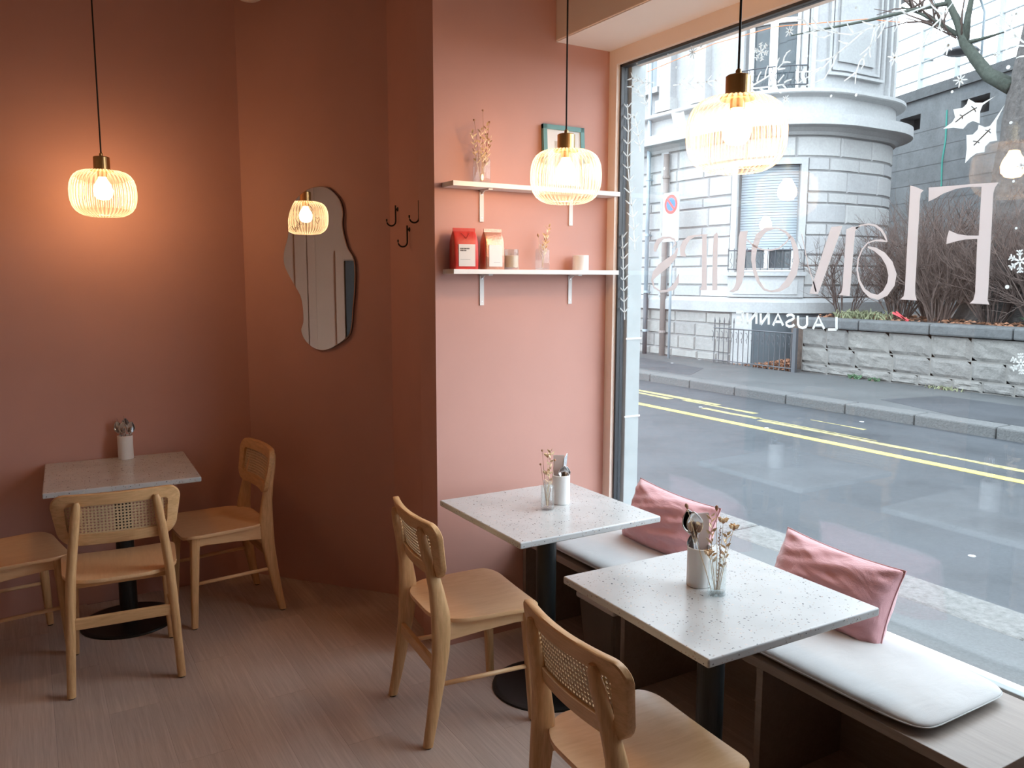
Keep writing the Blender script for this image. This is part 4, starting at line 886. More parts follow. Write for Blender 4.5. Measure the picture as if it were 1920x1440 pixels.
for k, (loc, rz, lean, roll, lab) in enumerate((((2.312, 1.735, 0.602), 90, 20, -2, 'pink velvet pillow leaning on the glass beside the nearest table'),
                                               ((2.330, 2.575, 0.600), 95, 20, -4, 'pink velvet pillow leaning on the glass behind the middle table'))):
    t = tag(empty('velvet_pillow', loc), lab, 'pillow', 'pink velvet pillows')
    t.rotation_euler = (R_(lean) * 1, 0, 0)
    t.rotation_mode = 'XYZ'
    t.matrix_world = Matrix.Translation(loc) @ Matrix.Rotation(R_(rz), 4, 'Z') @ Matrix.Rotation(R_(lean), 4, 'X') @ Matrix.Rotation(R_(roll), 4, 'Y')
    o = bpy.data.objects.new('pillow_cover', pillow_mesh(0.475, 0.285, 0.19, 1.3 + k * 4.1)); link(o, t)
    pts = []
    for q in range(84):
        f_ = q / 84 * 4; s_ = int(f_); r_ = f_ - s_; c_ = -1 + 2 * r_
        u, v = ((c_, -1), (1, c_), (-c_, 1), (-1, -c_))[s_]
        pts.append(Vector((u * 0.475 / 2 * (1 - 0.05 * (1 - v * v) * abs(u) ** 3), 0, v * 0.285 / 2 * (1 - 0.09 * (1 - u * u) * abs(v) ** 3))))
    rings = []
    for q in range(84):
        tt = (pts[(q + 1) % 84] - pts[q - 1]).normalized(); a = tt.cross(Vector((0, 1, 0)))
        rings.append([pts[q] + (a * math.cos(z) + Vector((0, 1, 0)) * math.sin(z)) * 0.0028 for z in (0, 1.26, 2.51, 3.77, 5.03)])
    MB().loft(rings, closed=True, caps=False).build('piping', M['pink'], t, smooth=True)

# storage box under the bench
sb = tag(empty('storage_box', (2.19, 2.72, 0)), 'clear plastic storage box with a dark blue lid under the bench', 'box')
def taper(x0, y0, z0, x1, y1, z1):
    return [[(sx * x0, sy * y0, z0) for sx, sy in ((-1,-1),(1,-1),(1,1),(-1,1))], [(sx * x1, sy * y1, z1) for sx, sy in ((-1,-1),(1,-1),(1,1),(-1,1))]]
MB().loft(taper(0.12, 0.11, 0.0, 0.14, 0.13, 0.25)).build('tub', M['plasticbox'], sb, bevel=0.015)
MB().box((-0.145, -0.136, 0.235), (0.145, 0.136, 0.262)).build('rim', M['whitemetal'], sb, bevel=0.008)
MB().box((-0.140, -0.130, 0.262), (0.140, 0.130, 0.292)).build('lid', M['bluelid'], sb, bevel=0.010)
for s_ in (-1, 1):
    MB().box((-0.05, s_ * 0.136 - 0.006, 0.20), (0.05, s_ * 0.136 + 0.006, 0.268)).build('clip', M['whitemetal'], sb, bevel=0.003)

# ================================================================== THINGS ON THE TABLES AND SHELVES
def cup(name, loc, r, h, label, cat='cup', group=None):
    t = tag(empty(name, loc), label, cat, group)
    o = MB().lathe([(0.0, 0.0), (r - 0.002, 0.0), (r, 0.002), (r, h - 0.001), (r - 0.001, h), (r - 0.003, h - 0.001), (r - 0.003, 0.006), (0.0, 0.006)], 40).build('body', M['ceramic'], t)
    auto_smooth(o, 40)
    MB().lathe([(r - 0.0036, h - 0.0012), (r - 0.0015, h + 0.0008), (r + 0.0004, h - 0.0012)], 40).build('rim', M['ceramic'], t, smooth=True)
    return t
def spoon_parts():
    # local: tip of the handle at origin, bowl towards +z, hollow faces +y
    m = MB(); rings = []
    for z, w, d in ((0, 0.006, 0.0012), (0.02, 0.0075, 0.0014), (0.06, 0.005, 0.0016), (0.11, 0.0035, 0.0018), (0.128, 0.0045, 0.0016)):
        rings.append([(a, b, z) for a, b in sup(10, w, d, 2.4)])
    h = MB().loft(rings)
    b = MB(); R2 = []
    n = 12
    vs = []; fs = []
    K = 9
    for j in range(K + 1):
        v = j / K; w = 0.021 * math.sin(math.pi * min(1, max(0.06, v)) ** 0.85) ** 0.75 if v < 1 else 0.0
        zz = 0.122 + 0.062 * v
        for i in range(n + 1):
            u = -1 + 2 * i / n
            dep = -0.010 * (1 - u * u) * math.sin(math.pi * v)
            vs.append((u * max(w, 0.002), dep, zz))
    for j in range(K):
        for i in range(n):
            q = j * (n + 1) + i; fs.append((q, q + 1, q + n + 2, q + n + 1))
    b.add(vs, fs)
    return h, b
def make_spoon():
    t = empty('teaspoon', (0, 0, 0)); h, b = spoon_parts()
    h.build('handle', M['steel'], t, smooth=True)
    o = b.build('bowl', M['steel'], t, smooth=True)
    s_ = o.modifiers.new('solid', 'SOLIDIFY'); s_.thickness = 0.0012
    return t
sp0 = make_spoon()
def make_knife():
    t = empty('table_knife', (0, 0, 0))
    MB().loft([[(a, b, z) for a, b in sup(10, w, d, 2.6)] for z, w, d in ((0, 0.006, 0.003), (0.05, 0.007, 0.003), (0.10, 0.005, 0.0025))]).build('handle', M['steel'], t, smooth=True)
    MB().loft([[(x0, -0.0006, z), (x1, -0.0003, z), (x1, 0.0003, z), (x0, 0.0006, z)] for z, x0, x1 in ((0.10, -0.004, 0.005), (0.13, -0.005, 0.009), (0.175, -0.005, 0.009), (0.195, -0.005, -0.001))]).build('blade', M['steel'], t)
    return t
kn0 = make_knife()
used = {'s': False, 'k': False}
def put(src, key, base, tilt, az, spin, lift, label, cat, group):
    o = src if not used[key] else copy_tree(src)
    used[key] = True
    o.matrix_world = Matrix.Translation(base) @ Matrix.Rotation(R_(az), 4, 'Z') @ Matrix.Rotation(R_(tilt), 4, 'X') @ Matrix.Translation((0, 0, lift)) @ Matrix.Rotation(R_(spin), 4, 'Z')
    return tag(o, label, cat, group)

TZ = 0.746
# --- nearest table
c2 = (1.675, 1.712, TZ)
cup('cutlery_cup', c2, 0.036, 0.118, 'white cylindrical cutlery cup on the nearest table', 'cup', 'white cutlery cups')
G = 'teaspoons in the cup on the nearest table'
put(sp0, 's', (c2[0] + 0.010, c2[1] - 0.006, TZ + 0.012), 13, 232, -75, 0, 'tall steel spoon leaning left in the cup on the nearest table', 'spoon', G).scale = (1.2, 1.2, 1.2)
put(sp0, 's', (c2[0] + 0.012, c2[1] - 0.002, TZ + 0.010), 9, 246, -105, 0.004, 'second tall steel spoon tucked behind the leaning one in the nearest cup', 'spoon', G).scale = (1.15, 1.15, 1.15)
put(sp0, 's', (c2[0], c2[1] + 0.01, TZ - 0.0 + 0.007), 7, 215, -60, -0.0, 'small low steel spoon at the front rim of the nearest cup', 'spoon', G).scale = (0.85, 0.85, 0.78)
def card(loc, rz, w, h, tilt, label):
    t = tag(empty('menu_card', loc), label, 'menu card', 'folded menu cards')
    t.matrix_world = Matrix.Translation(loc) @ Matrix.Rotation(R_(rz), 4, 'Z') @ Matrix.Rotation(R_(tilt), 4, 'X')
    MB().box((-w / 2, -0.0006, 0), (w / 2, 0.0006, h)).build('front_leaf', M['card'], t)
    MB().box((-w / 2, -0.0006, 0), (w / 2, 0.0006, h), Matrix.Translation((0, 0.0025, 0)) @ Matrix.Rotation(R_(-1.2), 4, 'X')).build('back_leaf', M['paper'], t)
    return t
card((c2[0] + 0.012, c2[1] + 0.003, TZ + 0.008), -22, 0.046, 0.205, -3, 'tall pinkish menu card standing in the cup on the nearest table')

def bottle_vase(loc, r, h, label, round_=True, neck=0.6):
    t = tag(empty('bud_vase', loc), label, 'vase', 'clear glass bud vases')
    hn_ = h * 0.86
    o = MB().lathe([(0.0, 0.001), (r * 0.96, 0.0), (r, 0.003), (r, hn_ * 0.9), (r * 0.93, hn_ * 0.96), (r * neck, hn_), (r * neck, h * 0.97), (r * neck * 1.1, h), (r * neck * 0.9, h), (r * neck * 0.88, hn_), (r * 0.9, hn_ * 0.9), (r * 0.9, 0.008), (0, 0.008)], 32).build('glass_body', M['vase'], t)
    auto_smooth(o, 40)
    MB().lathe([(0, 0.0084), (r * 0.88, 0.0084), (r * 0.88, 0.010), (0, 0.010)], 24).build('thick_base', M['vase'], t)
    return t
def flower_stem(base, tip, kind, label, group, rnd):
    """dried stem from base to tip with a head of the given kind"""
    base = Vector(base); tip = Vector(tip)
    t = tag(empty('dried_flower', base), label, 'dried flower', group)
    d = tip - base
    side = Vector((-d.y, d.x, 0)); side = side.normalized() * 0.008 if side.length > 1e-6 else Vector((0.008, 0, 0))
    pts = [base * 0 + d * f + side * math.sin(f * 3.1) * rnd.uniform(-1, 1) for f in (0, 0.25, 0.5, 0.75, 1.0)]
    mat = {'pod': M['straw'], 'leafy': M['straw'], 'bloom': M['straw'], 'ball': M['rust'], 'spike': M['rust']}[kind]
    MB().tube(pts, [0.0012, 0.0012, 0.001, 0.0009, 0.0007], 5).build('stem', mat, t)
    T = pts[-1]
    def leaf(mb, p, dirv, L, w):
        dirv = dirv.normalized(); s_ = dirv.cross(Vector((rnd.uniform(-1, 1), rnd.uniform(-1, 1), 0.3))).normalized(); n_ = dirv.cross(s_).normalized()
        q = [p, p + dirv * L * 0.35 + s_ * w + n_ * w * 0.3, p + dirv * L * 0.75 + s_ * w * 0.6, p + dirv * L, p + dirv * L * 0.75 - s_ * w * 0.6, p + dirv * L * 0.35 - s_ * w + n_ * w * 0.3]
        k_ = n_ * 0.0004
        mb.add([v - k_ for v in q] + [v + k_ for v in q], [(0, 1, 2, 3, 4, 5), (11, 10, 9, 8, 7, 6)] + [(i, 6 + i, 6 + (i + 1) % 6, (i + 1) % 6) for i in range(6)])
    if kind == 'pod':
        dn = d.normalized(); mb = MB()
        mb.tube([T - dn * 0.002, T + dn * 0.003, T + dn * 0.008, T + dn * 0.013, T + dn * 0.016], [0.0008, 0.004, 0.0055, 0.004, 0.001], 9)
        mb.build('seed_pod', M['rust'], t, smooth=True)
    elif kind == 'ball':
        MB().lathe([(0.0005, -0.0045), (0.003, -0.0038), (0.0047, -0.001), (0.0045, 0.002), (0.0025, 0.004), (0.0005, 0.0045)], 10, Matrix.Translation(T)).build('seed_head', M['rust'], t, smooth=True)
    elif kind == 'bloom':
        for k in range(9):
            mb = MB(); a = 2 * math.pi * k / 9
            leaf(mb, T, Vector((math.cos(a), math.sin(a), 0.75)), 0.020, 0.0065); mb.build('petal', M['straw'], t)
        MB().lathe([(0.0005, -0.005), (0.004, -0.004), (0.006, 0.001), (0.004, 0.005), (0.0005, 0.006)], 10, Matrix.Translation(T)).build('flower_centre', M['rust'], t, smooth=True)
    elif kind == 'leafy':
        for k in range(16):
            f = 0.38 + 0.62 * k / 15
            p = pts[int(f * 3.999)].lerp(pts[min(4, int(f * 3.999) + 1)], f * 3.999 - int(f * 3.999)); a = k * 2.4
            mb = MB(); leaf(mb, p, Vector((math.cos(a), math.sin(a), 0.9)), rnd.uniform(0.016, 0.026), 0.0045); mb.build('leaf', M['straw'], t)
    elif kind == 'spike':
        mb = MB()
        for k in range(40):
            f = 0.1 + 0.85 * k / 39
            p = pts[int(f * 3.999)].lerp(pts[min(4, int(f * 3.999) + 1)], f * 3.999 - int(f * 3.999)); a = k * 2.4
            leaf(mb, p, Vector((math.cos(a), math.sin(a), 0.8)), 0.007, 0.0018)
        o = mb.build('seed_scales', M['rust'], t); o['kind'] = 'stuff'
    return t
rnd = random.Random(3)
v2 = (1.668, 1.632, TZ)
bottle_vase(v2, 0.027, 0.115, 'clear glass bud vase with dried flowers on the nearest table', neck=0.9)
g2 = 'dried flowers in the vase on the nearest table'
b2 = (v2[0], v2[1], TZ + 0.012)
# camera-right direction in plan is (0.858,-0.513); used only to spread the bouquet sideways
def spread(v, s_, up, dep=0.0): return (v[0] + 0.858 * s_ + 0.51 * dep, v[1] - 0.513 * s_ + 0.85 * dep, v[2] + up)
for (s_, up, dep, kd, lab) in ((-0.005, 0.245, 0.01, 'pod', 'tall dried stem ending in a brown seed pod on the nearest table'), (0.012, 0.215, 0.0, 'bloom', 'dried stem with a papery bloom at its top on the nearest table'),
                               (0.046, 0.192, 0.01, 'bloom', 'dried papery bloom leaning to the right on the nearest table'), (-0.018, 0.225, 0.02, 'leafy', 'leafy straw coloured sprig in the vase on the nearest table'),
                               (-0.030, 0.125, -0.02, 'bloom', 'low dried bloom drooping over the cup on the nearest table'), (0.004, 0.205, -0.005, 'spike', 'upright reddish seed spike in the vase on the nearest table'),
                               (-0.085, 0.245, 0.03, 'pod', 'dried stem bending far left with a brown pod on the nearest table'), (0.030, 0.17, 0.02, 'leafy', 'short leafy straw sprig at the right of the vase on the nearest table')):
    flower_stem((b2[0] + s_ * 0.15, b2[1] - s_ * 0.1, b2[2]), spread(b2, s_, up - 0.012, dep), kd, lab, g2, rnd)
# --- middle table
v1 = (1.728, 2.612, TZ); c1 = (1.822, 2.655, TZ)
cup('cutlery_cup', c1, 0.036, 0.118, 'white cylindrical cutlery cup on the middle table', 'cup', 'white cutlery cups')
put(sp0, 's', (c1[0] - 0.006, c1[1], TZ + 0.008), 7, 59, 90, -0.0, 'dark steel spoon resting low in the cup on the middle table', 'spoon', 'spoons on the middle table').scale = (1, 1, 0.8)
put(sp0, 's', (c1[0], c1[1] + 0.004, TZ + 0.008), 10, 75, 80, 0.0, 'second steel spoon at the right rim of the cup on the middle table', 'spoon', 'spoons on the middle table').scale = (1, 1, 0.78)
put(kn0, 'k', (c1[0] + 0.004, c1[1], TZ + 0.008), 9, 110, 70, 0, 'steel knife standing in the cup on the middle table', 'knife', None)
card((c1[0] + 0.0, c1[1] + 0.016, TZ + 0.008), -28, 0.044, 0.185, -2, 'greyish menu card standing in the cup on the middle table')
bottle_vase(v1, 0.027, 0.115, 'clear glass bud vase with dried flowers on the middle table', neck=0.62)
b1 = (v1[0], v1[1], TZ + 0.012); g1 = 'dried flowers in the vase on the middle table'
for (s_, up, dep, kd, lab) in ((-0.022, 0.235, 0, 'ball', 'tallest dried stem with a round head on the middle table'), (-0.028, 0.18, 0, 'ball', 'dried stem with a low round head at the left on the middle table'),
                               (0.0, 0.21, 0.01, 'bloom', 'dried bloom in the centre of the vase on the middle table'), (0.012, 0.235, 0, 'leafy', 'pale leafy sprig at the top of the vase on the middle table'),
                               (0.028, 0.195, 0.01, 'ball', 'dried stem leaning right with a rust head on the middle table'), (-0.005, 0.145, -0.01, 'bloom', 'short dried bloom at the rim of the vase on the middle table')):
    flower_stem((b1[0] + s_ * 0.1, b1[1], b1[2]), spread(b1, s_, up - 0.012, dep), kd, lab, g1, rnd)
# --- small table
c3 = (0.395, 4.445, TZ)
cup('cutlery_cup', c3, 0.036, 0.118, 'white cylindrical cutlery cup on the small table by the terracotta wall', 'cup', 'white cutlery cups')
for (tilt, az, spin, lift, lab) in ((12, 239, -80, 0, 'dark steel spoon leaning left in the cup on the small table'), (12, 59, 95, 0.0, 'bright steel spoon leaning right in the cup on the small table'),
                                    (4, 150, 0, 0.012, 'upright steel spoon at the back of the cup on the small table'), (5, -30, 180, -0.002, 'steel spoon facing front in the cup on the small table')):
    put(sp0, 's', (c3[0], c3[1], TZ + 0.009), tilt, az, spin, lift, lab, 'spoon', 'spoons on the small table')
put(kn0, 'k', (c3[0], c3[1], TZ + 0.009), 11, 230, 60, 0.003, 'steel knife leaning left in the cup on the small table', 'knife', None)
put(kn0, 'k', (c3[0] + 0.004, c3[1], TZ + 0.009), 3, 200, 80, 0.012, 'steel knife rising upright from the cup on the small table', 'knife', None)

# --- upper shelf
z1 = ZS1 + 0.020; z2 = ZS2 + 0.020
vs_ = (1.703, 3.098, z1)
t = tag(empty('square_vase', vs_), 'square clear glass vase with dried flowers on the upper shelf', 'vase')
MB().loft([[(x * s_, y * s_, z) for x, y in sup(24, 0.030, 0.030, 6)] for s_, z in ((0.97, 0), (1, 0.003), (1, 0.098), (0.9, 0.106), (0.55, 0.112), (0.55, 0.128), (0.62, 0.130))], caps=False).build('glass_body', M['vase'], t, smooth=True)
MB().loft([[(x * s_, y * s_, z) for x, y in sup(24, 0.027, 0.027, 6)] for s_, z in ((0.95, 0.003), (1, 0.008))]).build('thick_base', M['vase'], t)
for (s_, up, dep, kd, lab) in ((0.0, 0.30, 0, 'ball', 'tallest dried stem with a round head on the upper shelf'), (-0.045, 0.255, -0.01, 'ball', 'dried stem with a round head at the left on the upper shelf'),
                               (0.030, 0.255, 0, 'ball', 'dried stem with a dark round head at the right on the upper shelf'), (0.022, 0.205, 0, 'ball', 'low dried round head at the right of the upper shelf vase'),
                               (-0.055, 0.200, -0.01, 'leafy', 'golden fern frond hanging left from the upper shelf vase'), (-0.015, 0.215, -0.015, 'leafy', 'golden fern frond in the middle of the upper shelf vase'),
                               (0.012, 0.235, -0.01, 'leafy', 'golden upright fern frond in the upper shelf vase'), (0.028, 0.185, -0.01, 'leafy', 'golden fern frond at the right of the upper shelf vase')):
    flower_stem((vs_[0] + s_ * 0.1, vs_[1], z1 + 0.012), (vs_[0] + s_ * 1.05, vs_[1] + dep - 0.01, z1 + up), kd, lab, 'dried flowers on the upper shelf', rnd)
pf = tag(empty('picture_frame', (2.144, 3.128, z1)), 'teal framed picture leaning on the wall behind the hanging lamp', 'picture frame')
pf.matrix_world = Matrix.Translation((2.144, 3.118, z1)) @ Matrix.Rotation(R_(-4), 4, 'X')
fw, fh, ft = 0.112, 0.285, 0.020
MB().box((-fw, -0.008, 0), (-fw + ft, 0.008, fh)).box((fw - ft, -0.008, 0), (fw, 0.008, fh)).box((-fw, -0.008, 0), (fw, 0.008, ft)).box((-fw, -0.008, fh - ft), (fw, 0.008, fh)).build('frame', M['teal'], pf)
MB().box((-fw + ft, -0.002, ft), (fw - ft, 0.004, fh - ft)).build('print', M['paper'], pf)
MB().box((-0.05, -0.0028, 0.07), (0.05, -0.002, 0.215)).build('printed_panel', plain('print_grey', (0.55, 0.50, 0.45), 0.7, var=0.3, scale=25), pf)
# --- lower shelf
def coffee_bag(loc, w, d, h, mat, label, rz, name='coffee_bag'):
    t = tag(empty(name, loc, R_(rz)), label, 'coffee bag', 'coffee bags on the lower shelf')
    rings = []
    for z, kx, ky in ((0, 0.96, 0.95), (0.004, 1.0, 1.0), (h * 0.35, 1.0, 1.02), (h * 0.66, 0.99, 0.95), (h * 0.80, 0.95, 0.62), (h * 0.91, 0.90, 0.16), (h * 0.93, 0.89, 0.05), (h, 0.89, 0.04)):
        rings.append([(a * kx, b * ky, z) for a, b in sup(28, w / 2, d / 2, 7)])
    o = MB().loft(rings).build('pouch', mat, t); auto_smooth(o, 40)
    MB().box((-w * 0.445, -0.0045, h * 0.915), (w * 0.445, -0.002, h * 0.995)).build('sealed_fold', mat, t)
    lb = MB().box((-w * 0.33, -d / 2 * 1.025 - 0.0015, h * 0.07), (w * 0.33, -d / 2 * 1.0, h * 0.60)).build('label_sticker', M['paper'], t)
    return t, lb
tb, lb = coffee_bag((1.612, 3.092, z2), 0.112, 0.070, 0.172, M['redbag'], 'red coffee bag with a white label at the left end of the lower shelf', -6)
# print on the label (too blurred to read in the photograph): two lines of marks and a rule
for (zz, xs, hgt) in ((0.083, (-0.030, -0.023, -0.016, -0.009, -0.002, 0.005), 0.005), (0.075, (-0.030, -0.023, -0.016, -0.009), 0.005)):
    for x in xs: MB().box((x, -0.0384, zz), (x + 0.005, -0.0372, zz + hgt)).build('printed_mark', M['ink'], lb)
MB().box((-0.030, -0.0384, 0.040), (0.014, -0.0372, 0.0412)).build('printed_line', M['signgrey'], lb)
hm = MB(); hm.ribbon([(-0.018, 0.150, 0.0016), (0.0, 0.128, 0.0016), (0.018, 0.150, 0.0016)], lambda x, a, b: (a, x - 0.012 - (0.155 - b) * 0.62, b), -0.0012, 0.0)
hm.build('fold_mark', plain('dark_red', (0.30, 0.02, 0.02), 0.5), tb)
tb, lb = coffee_bag((1.745, 3.083, z2), 0.100, 0.055, 0.172, M['goldbag'], 'rose gold foil coffee bag with a white label beside the candle', 2)
MB().box((-0.010, -0.0300, 0.030), (0.022, -0.0285, 0.0312)).build('printed_line', M['signgrey'], lb)
cd = tag(empty('jar_candle', (1.848, 3.100, z2)), 'candle in a clear glass jar beside the rose gold coffee bag', 'candle')
auto_smooth(MB().lathe([(0, 0), (0.034, 0), (0.036, 0.003), (0.036, 0.088), (0.0345, 0.089), (0.033, 0.088), (0.033, 0.009), (0, 0.009)], 32).build('glass_jar', M['vase'], cd), 40)
auto_smooth(MB().lathe([(0, 0.010), (0.0325, 0.010), (0.0325, 0.060), (0.030, 0.062), (0, 0.0615)], 32).build('wax', M['wax'], cd), 40)
MB().tube([(0, 0, 0.061), (0.001, 0, 0.072)], 0.001, 6).build('wick', M['ink'], cd)
vz = (2.012, 3.098, z2)
t = tag(empty('square_vase', vz), 'narrow ribbed glass vase with a dried sprig on the lower shelf', 'vase')
MB().loft([[(x * s_, y * s_, z) for x, y in sup(24, 0.026, 0.026, 6)] for s_, z in ((0.97, 0), (1, 0.003), (1, 0.085), (0.9, 0.092), (0.55, 0.097), (0.55, 0.112), (0.62, 0.114))], caps=False).build('glass_body', M['vase'], t, smooth=True)
MB().loft([[(x * s_, y * s_, z) for x, y in sup(24, 0.023, 0.023, 6)] for s_, z in ((0.95, 0.003), (1, 0.008))]).build('thick_base', M['vase'], t)
for (s_, up, kd, lab) in ((0.024, 0.19, 'leafy', 'pale dried sprig standing in the lower shelf vase'), (-0.03, 0.145, 'pod', 'bent dried pod leaning left in the lower shelf vase'), (0.01, 0.155, 'leafy', 'short pale sprig in the lower shelf vase')):
    flower_stem((vz[0], vz[1], z2 + 0.012), (vz[0] + s_, vz[1] - 0.012, z2 + up), kd, lab, 'dried flowers on the lower shelf', rnd)
cup('ceramic_tumbler', (2.222, 3.098, z2), 0.037, 0.068, 'small plain white ceramic tumbler at the right of the lower shelf')

# ================================================================== THE STREET
ZR = -0.15; ZF = -0.02; ZN = -0.125
struct(MB().box((-40, -60, -0.6), (80, 80, -0.30)).build('ground', M['soil']))
rd = struct(MB().box((4.50, -22, -0.30), (9.42, 40, ZR)).build('road', M['asphalt']))
struct(MB().box((2.53, -22, -0.30), (4.14, 40, ZN)).build('pavement_near', M['pavement']))
pf_ = struct(MB().box((9.72, -22, -0.30), (12.6, 40, ZF)).build('pavement_far', M['pavement']))
def patch(pts, name='asphalt_patch'):
    MB().prism(pts, lambda a, b: (a, b, ZF - 0.01), lambda a, b: (a, b, ZF + 0.003)).build(name, M['patch'], pf_)
patch([(9.9, 10.5), (10.9, 11.2), (11.3, 13.6), (10.2, 14.6), (9.9, 12.6)])
patch([(9.75, 1.0), (11.2, 1.0), (11.3, 6.8), (10.2, 7.0), (9.75, 5.6)])
def kerb(name, x0, x1, z, mat, gap):
    k = struct(empty(name, (x0, 0, -0.3)))
    me = MB().box((0, gap, 0), (x1 - x0, 1.0 - gap, z + 0.3)).mesh('kerb_stone', mat)
    for i in range(-4, 24):
        o = bpy.data.objects.new('kerb_stone', me); link(o, k); o.location = (0, i, 0)
        b = o.modifiers.new('bevel', 'BEVEL'); b.width = 0.02; b.segments = 2
    return k
kerb('kerb_near', 4.14, 4.50, ZN + 0.004, M['granite_pale'], 0.002)
kerb('kerb_far', 9.42, 9.72, ZF + 0.004, M['granite'], 0.006)
def mark(x, w, y0, y1, wob=0.0, mat='yellow'):
    n_ = max(2, int((y1 - y0) / 0.5)); rr = random.Random(int(x * 100 + y0 * 10))
    L = [(x - w / 2 + rr.uniform(-wob, wob), y0 + (y1 - y0) * i / n_) for i in range(n_ + 1)]; Q = [(x + w / 2 + rr.uniform(-wob, wob), y0 + (y1 - y0) * i / n_) for i in range(n_ + 1)]
    MB().prism(L + Q[::-1], lambda a, b: (a, b, ZR - 0.004), lambda a, b: (a, b, ZR + 0.003)).build('yellow_line', M[mat], rd)
mark(7.585, 0.13, -20, 38)
for (x, w, y0, y1) in ((8.02, 0.10, -6, 7.2), (8.38, 0.10, 7.6, 9.0), (8.50, 0.13, 8.4, 14), (8.30, 0.12, 9.2, 30), (8.12, 0.05, 5.6, 7.4), (8.62, 0.06, 6.1, 6.9), (8.75, 0.06, 11, 12), (8.10, 0.12, 7.3, 8.3)):
    mark(x, w * 0.8, y0, y1, 0.02, 'yellow_worn')

# ---------------------------------------------------------------- the building across the street
RC = 1.6; CX, CY = 13.65, 12.0; FX = CX - RC; S1 = 12.0; S2 = S1 + RC * math.pi / 2
def P(s_, off, z):
    """point on the facade line: straight street front, rounded corner, straight side"""
    if s_ <= S1: return (FX - off, 24.0 - s_, z)
    if s_ <= S2:
        a = (s_ - S1) / RC; r = RC + off
        return (CX - r * math.cos(a), CY - r * math.sin(a), z)
    if s_ <= SB: return (CX + (s_ - S2), CY - RC - off, z)
    a = (s_ - SB) / RC; r = RC + off
    return (CX + (SB - S2) + r * math.sin(a), CY - r * math.cos(a), z)
SB = S2 + 0.90; S3 = SB + RC * R_(80)
def facade_cuts(s0, s1, step):
    cuts = [s0]; s_ = s0
    while s_ < s1 - 1e-6:
        curved = (S1 - 1e-6 <= s_ < S2 - 1e-6) or s_ >= SB - 1e-6
        nx = min(s1, s_ + (step if curved else 30))
        for b in (S1, S2, SB):
            if s_ < b - 1e-6 < nx: nx = b
        cuts.append(nx); s_ = nx
    return cuts
def slab(mb, s0, s1, prof, closed=True):
    """sweeps a profile [(off,z)...] along the facade"""
    cuts = facade_cuts(s0, s1, 0.16)
    mb.loft([[P(c, o_, z) for o_, z in prof] for c in cuts])
    return mb
def block(s0, s1, z0, z1, base, proud, ch):
    mb = MB(); cuts = facade_cuts(s0, s1, 0.2)
    rings = []
    for i, c in enumerate(cuts):
        cc = c
        rings.append([P(c, base, z0), P(min(max(c, s0 + ch), s1 - ch), base + proud, z0 + ch), P(min(max(c, s0 + ch), s1 - ch), base + proud, z1 - ch), P(c, base, z1)])
    n = len(rings); vs = [p for r in rings for p in r]; fs = []
    for i in range(n - 1):
        for k in range(3): fs.append((i*4 + k, i*4 + k + 1, i*4 + 4 + k + 1, i*4 + 4 + k))
    fs += [(3, 2, 1, 0), tuple(range((n - 1) * 4, n * 4))]
    return mb.add(vs, fs)
bd = tag(empty('corner_building', (CX, CY, ZF)), 'pale grey corner building with a rounded stone facade across the street', 'building')
bd.location = (0, 0, 0)
th = lambda d_: S1 + RC * R_(d_)
WL, WR = th(13), th(55); WB, WT = 1.80, 3.80
UL, UR = th(14), th(52); UB = 5.18
JO = -0.03
core = MB()
for (a, b, z0, z1, o_) in ((0, WL, 1.28, 4.4, JO), (WR, S3, 1.28, 4.4, JO), (WL, WR, 1.28, WB, JO), (WL, WR, WT, 4.4, JO), (0, S3, -0.3, 1.28, -0.02)):
    slab(core, a, b, [(o_, z0), (o_, z1), (o_ - 0.3, z1), (o_ - 0.3, z0)])
core.build('wall_core', M['plaster_dark'], bd)
up = MB()
for (a, b, z0, z1) in ((0, UL, 5.1, 7.35), (UR, S3, 5.1, 7.35), (UL, UR, 7.2, 7.35)):
    slab(up, a, b, [(-0.05, z0), (-0.05, z1), (-0.35, z1), (-0.35, z0)])
up.build('upper_wall', M['trimstone'], bd)
slab(MB(), 0, S3, [(0.0, 0.985), (0.07, 1.0), (0.07, 1.20), (0.0, 1.285), (-0.05, 1.285), (-0.05, 0.985)]).build('plinth_band', M['greystone'], bd)
slab(MB(), 0, S3, [(0.0, 4.32), (0.05, 4.33), (0.10, 4.38), (0.22, 4.44), (0.34, 4.46), (0.36, 4.47), (0.36, 4.66), (0.0, 4.70), (-0.05, 4.70), (-0.05, 4.32)]).build('cornice', M['trimstone'], bd)
slab(MB(), 0, S3, [(0.02, 4.70), (0.02, 5.02), (0.08, 5.04), (0.18, 5.06), (0.20, 5.08), (0.20, 5.14), (0.0, 5.17), (-0.1, 5.17), (-0.1, 4.70)]).build('upper_ledge', M['trimstone'], bd)
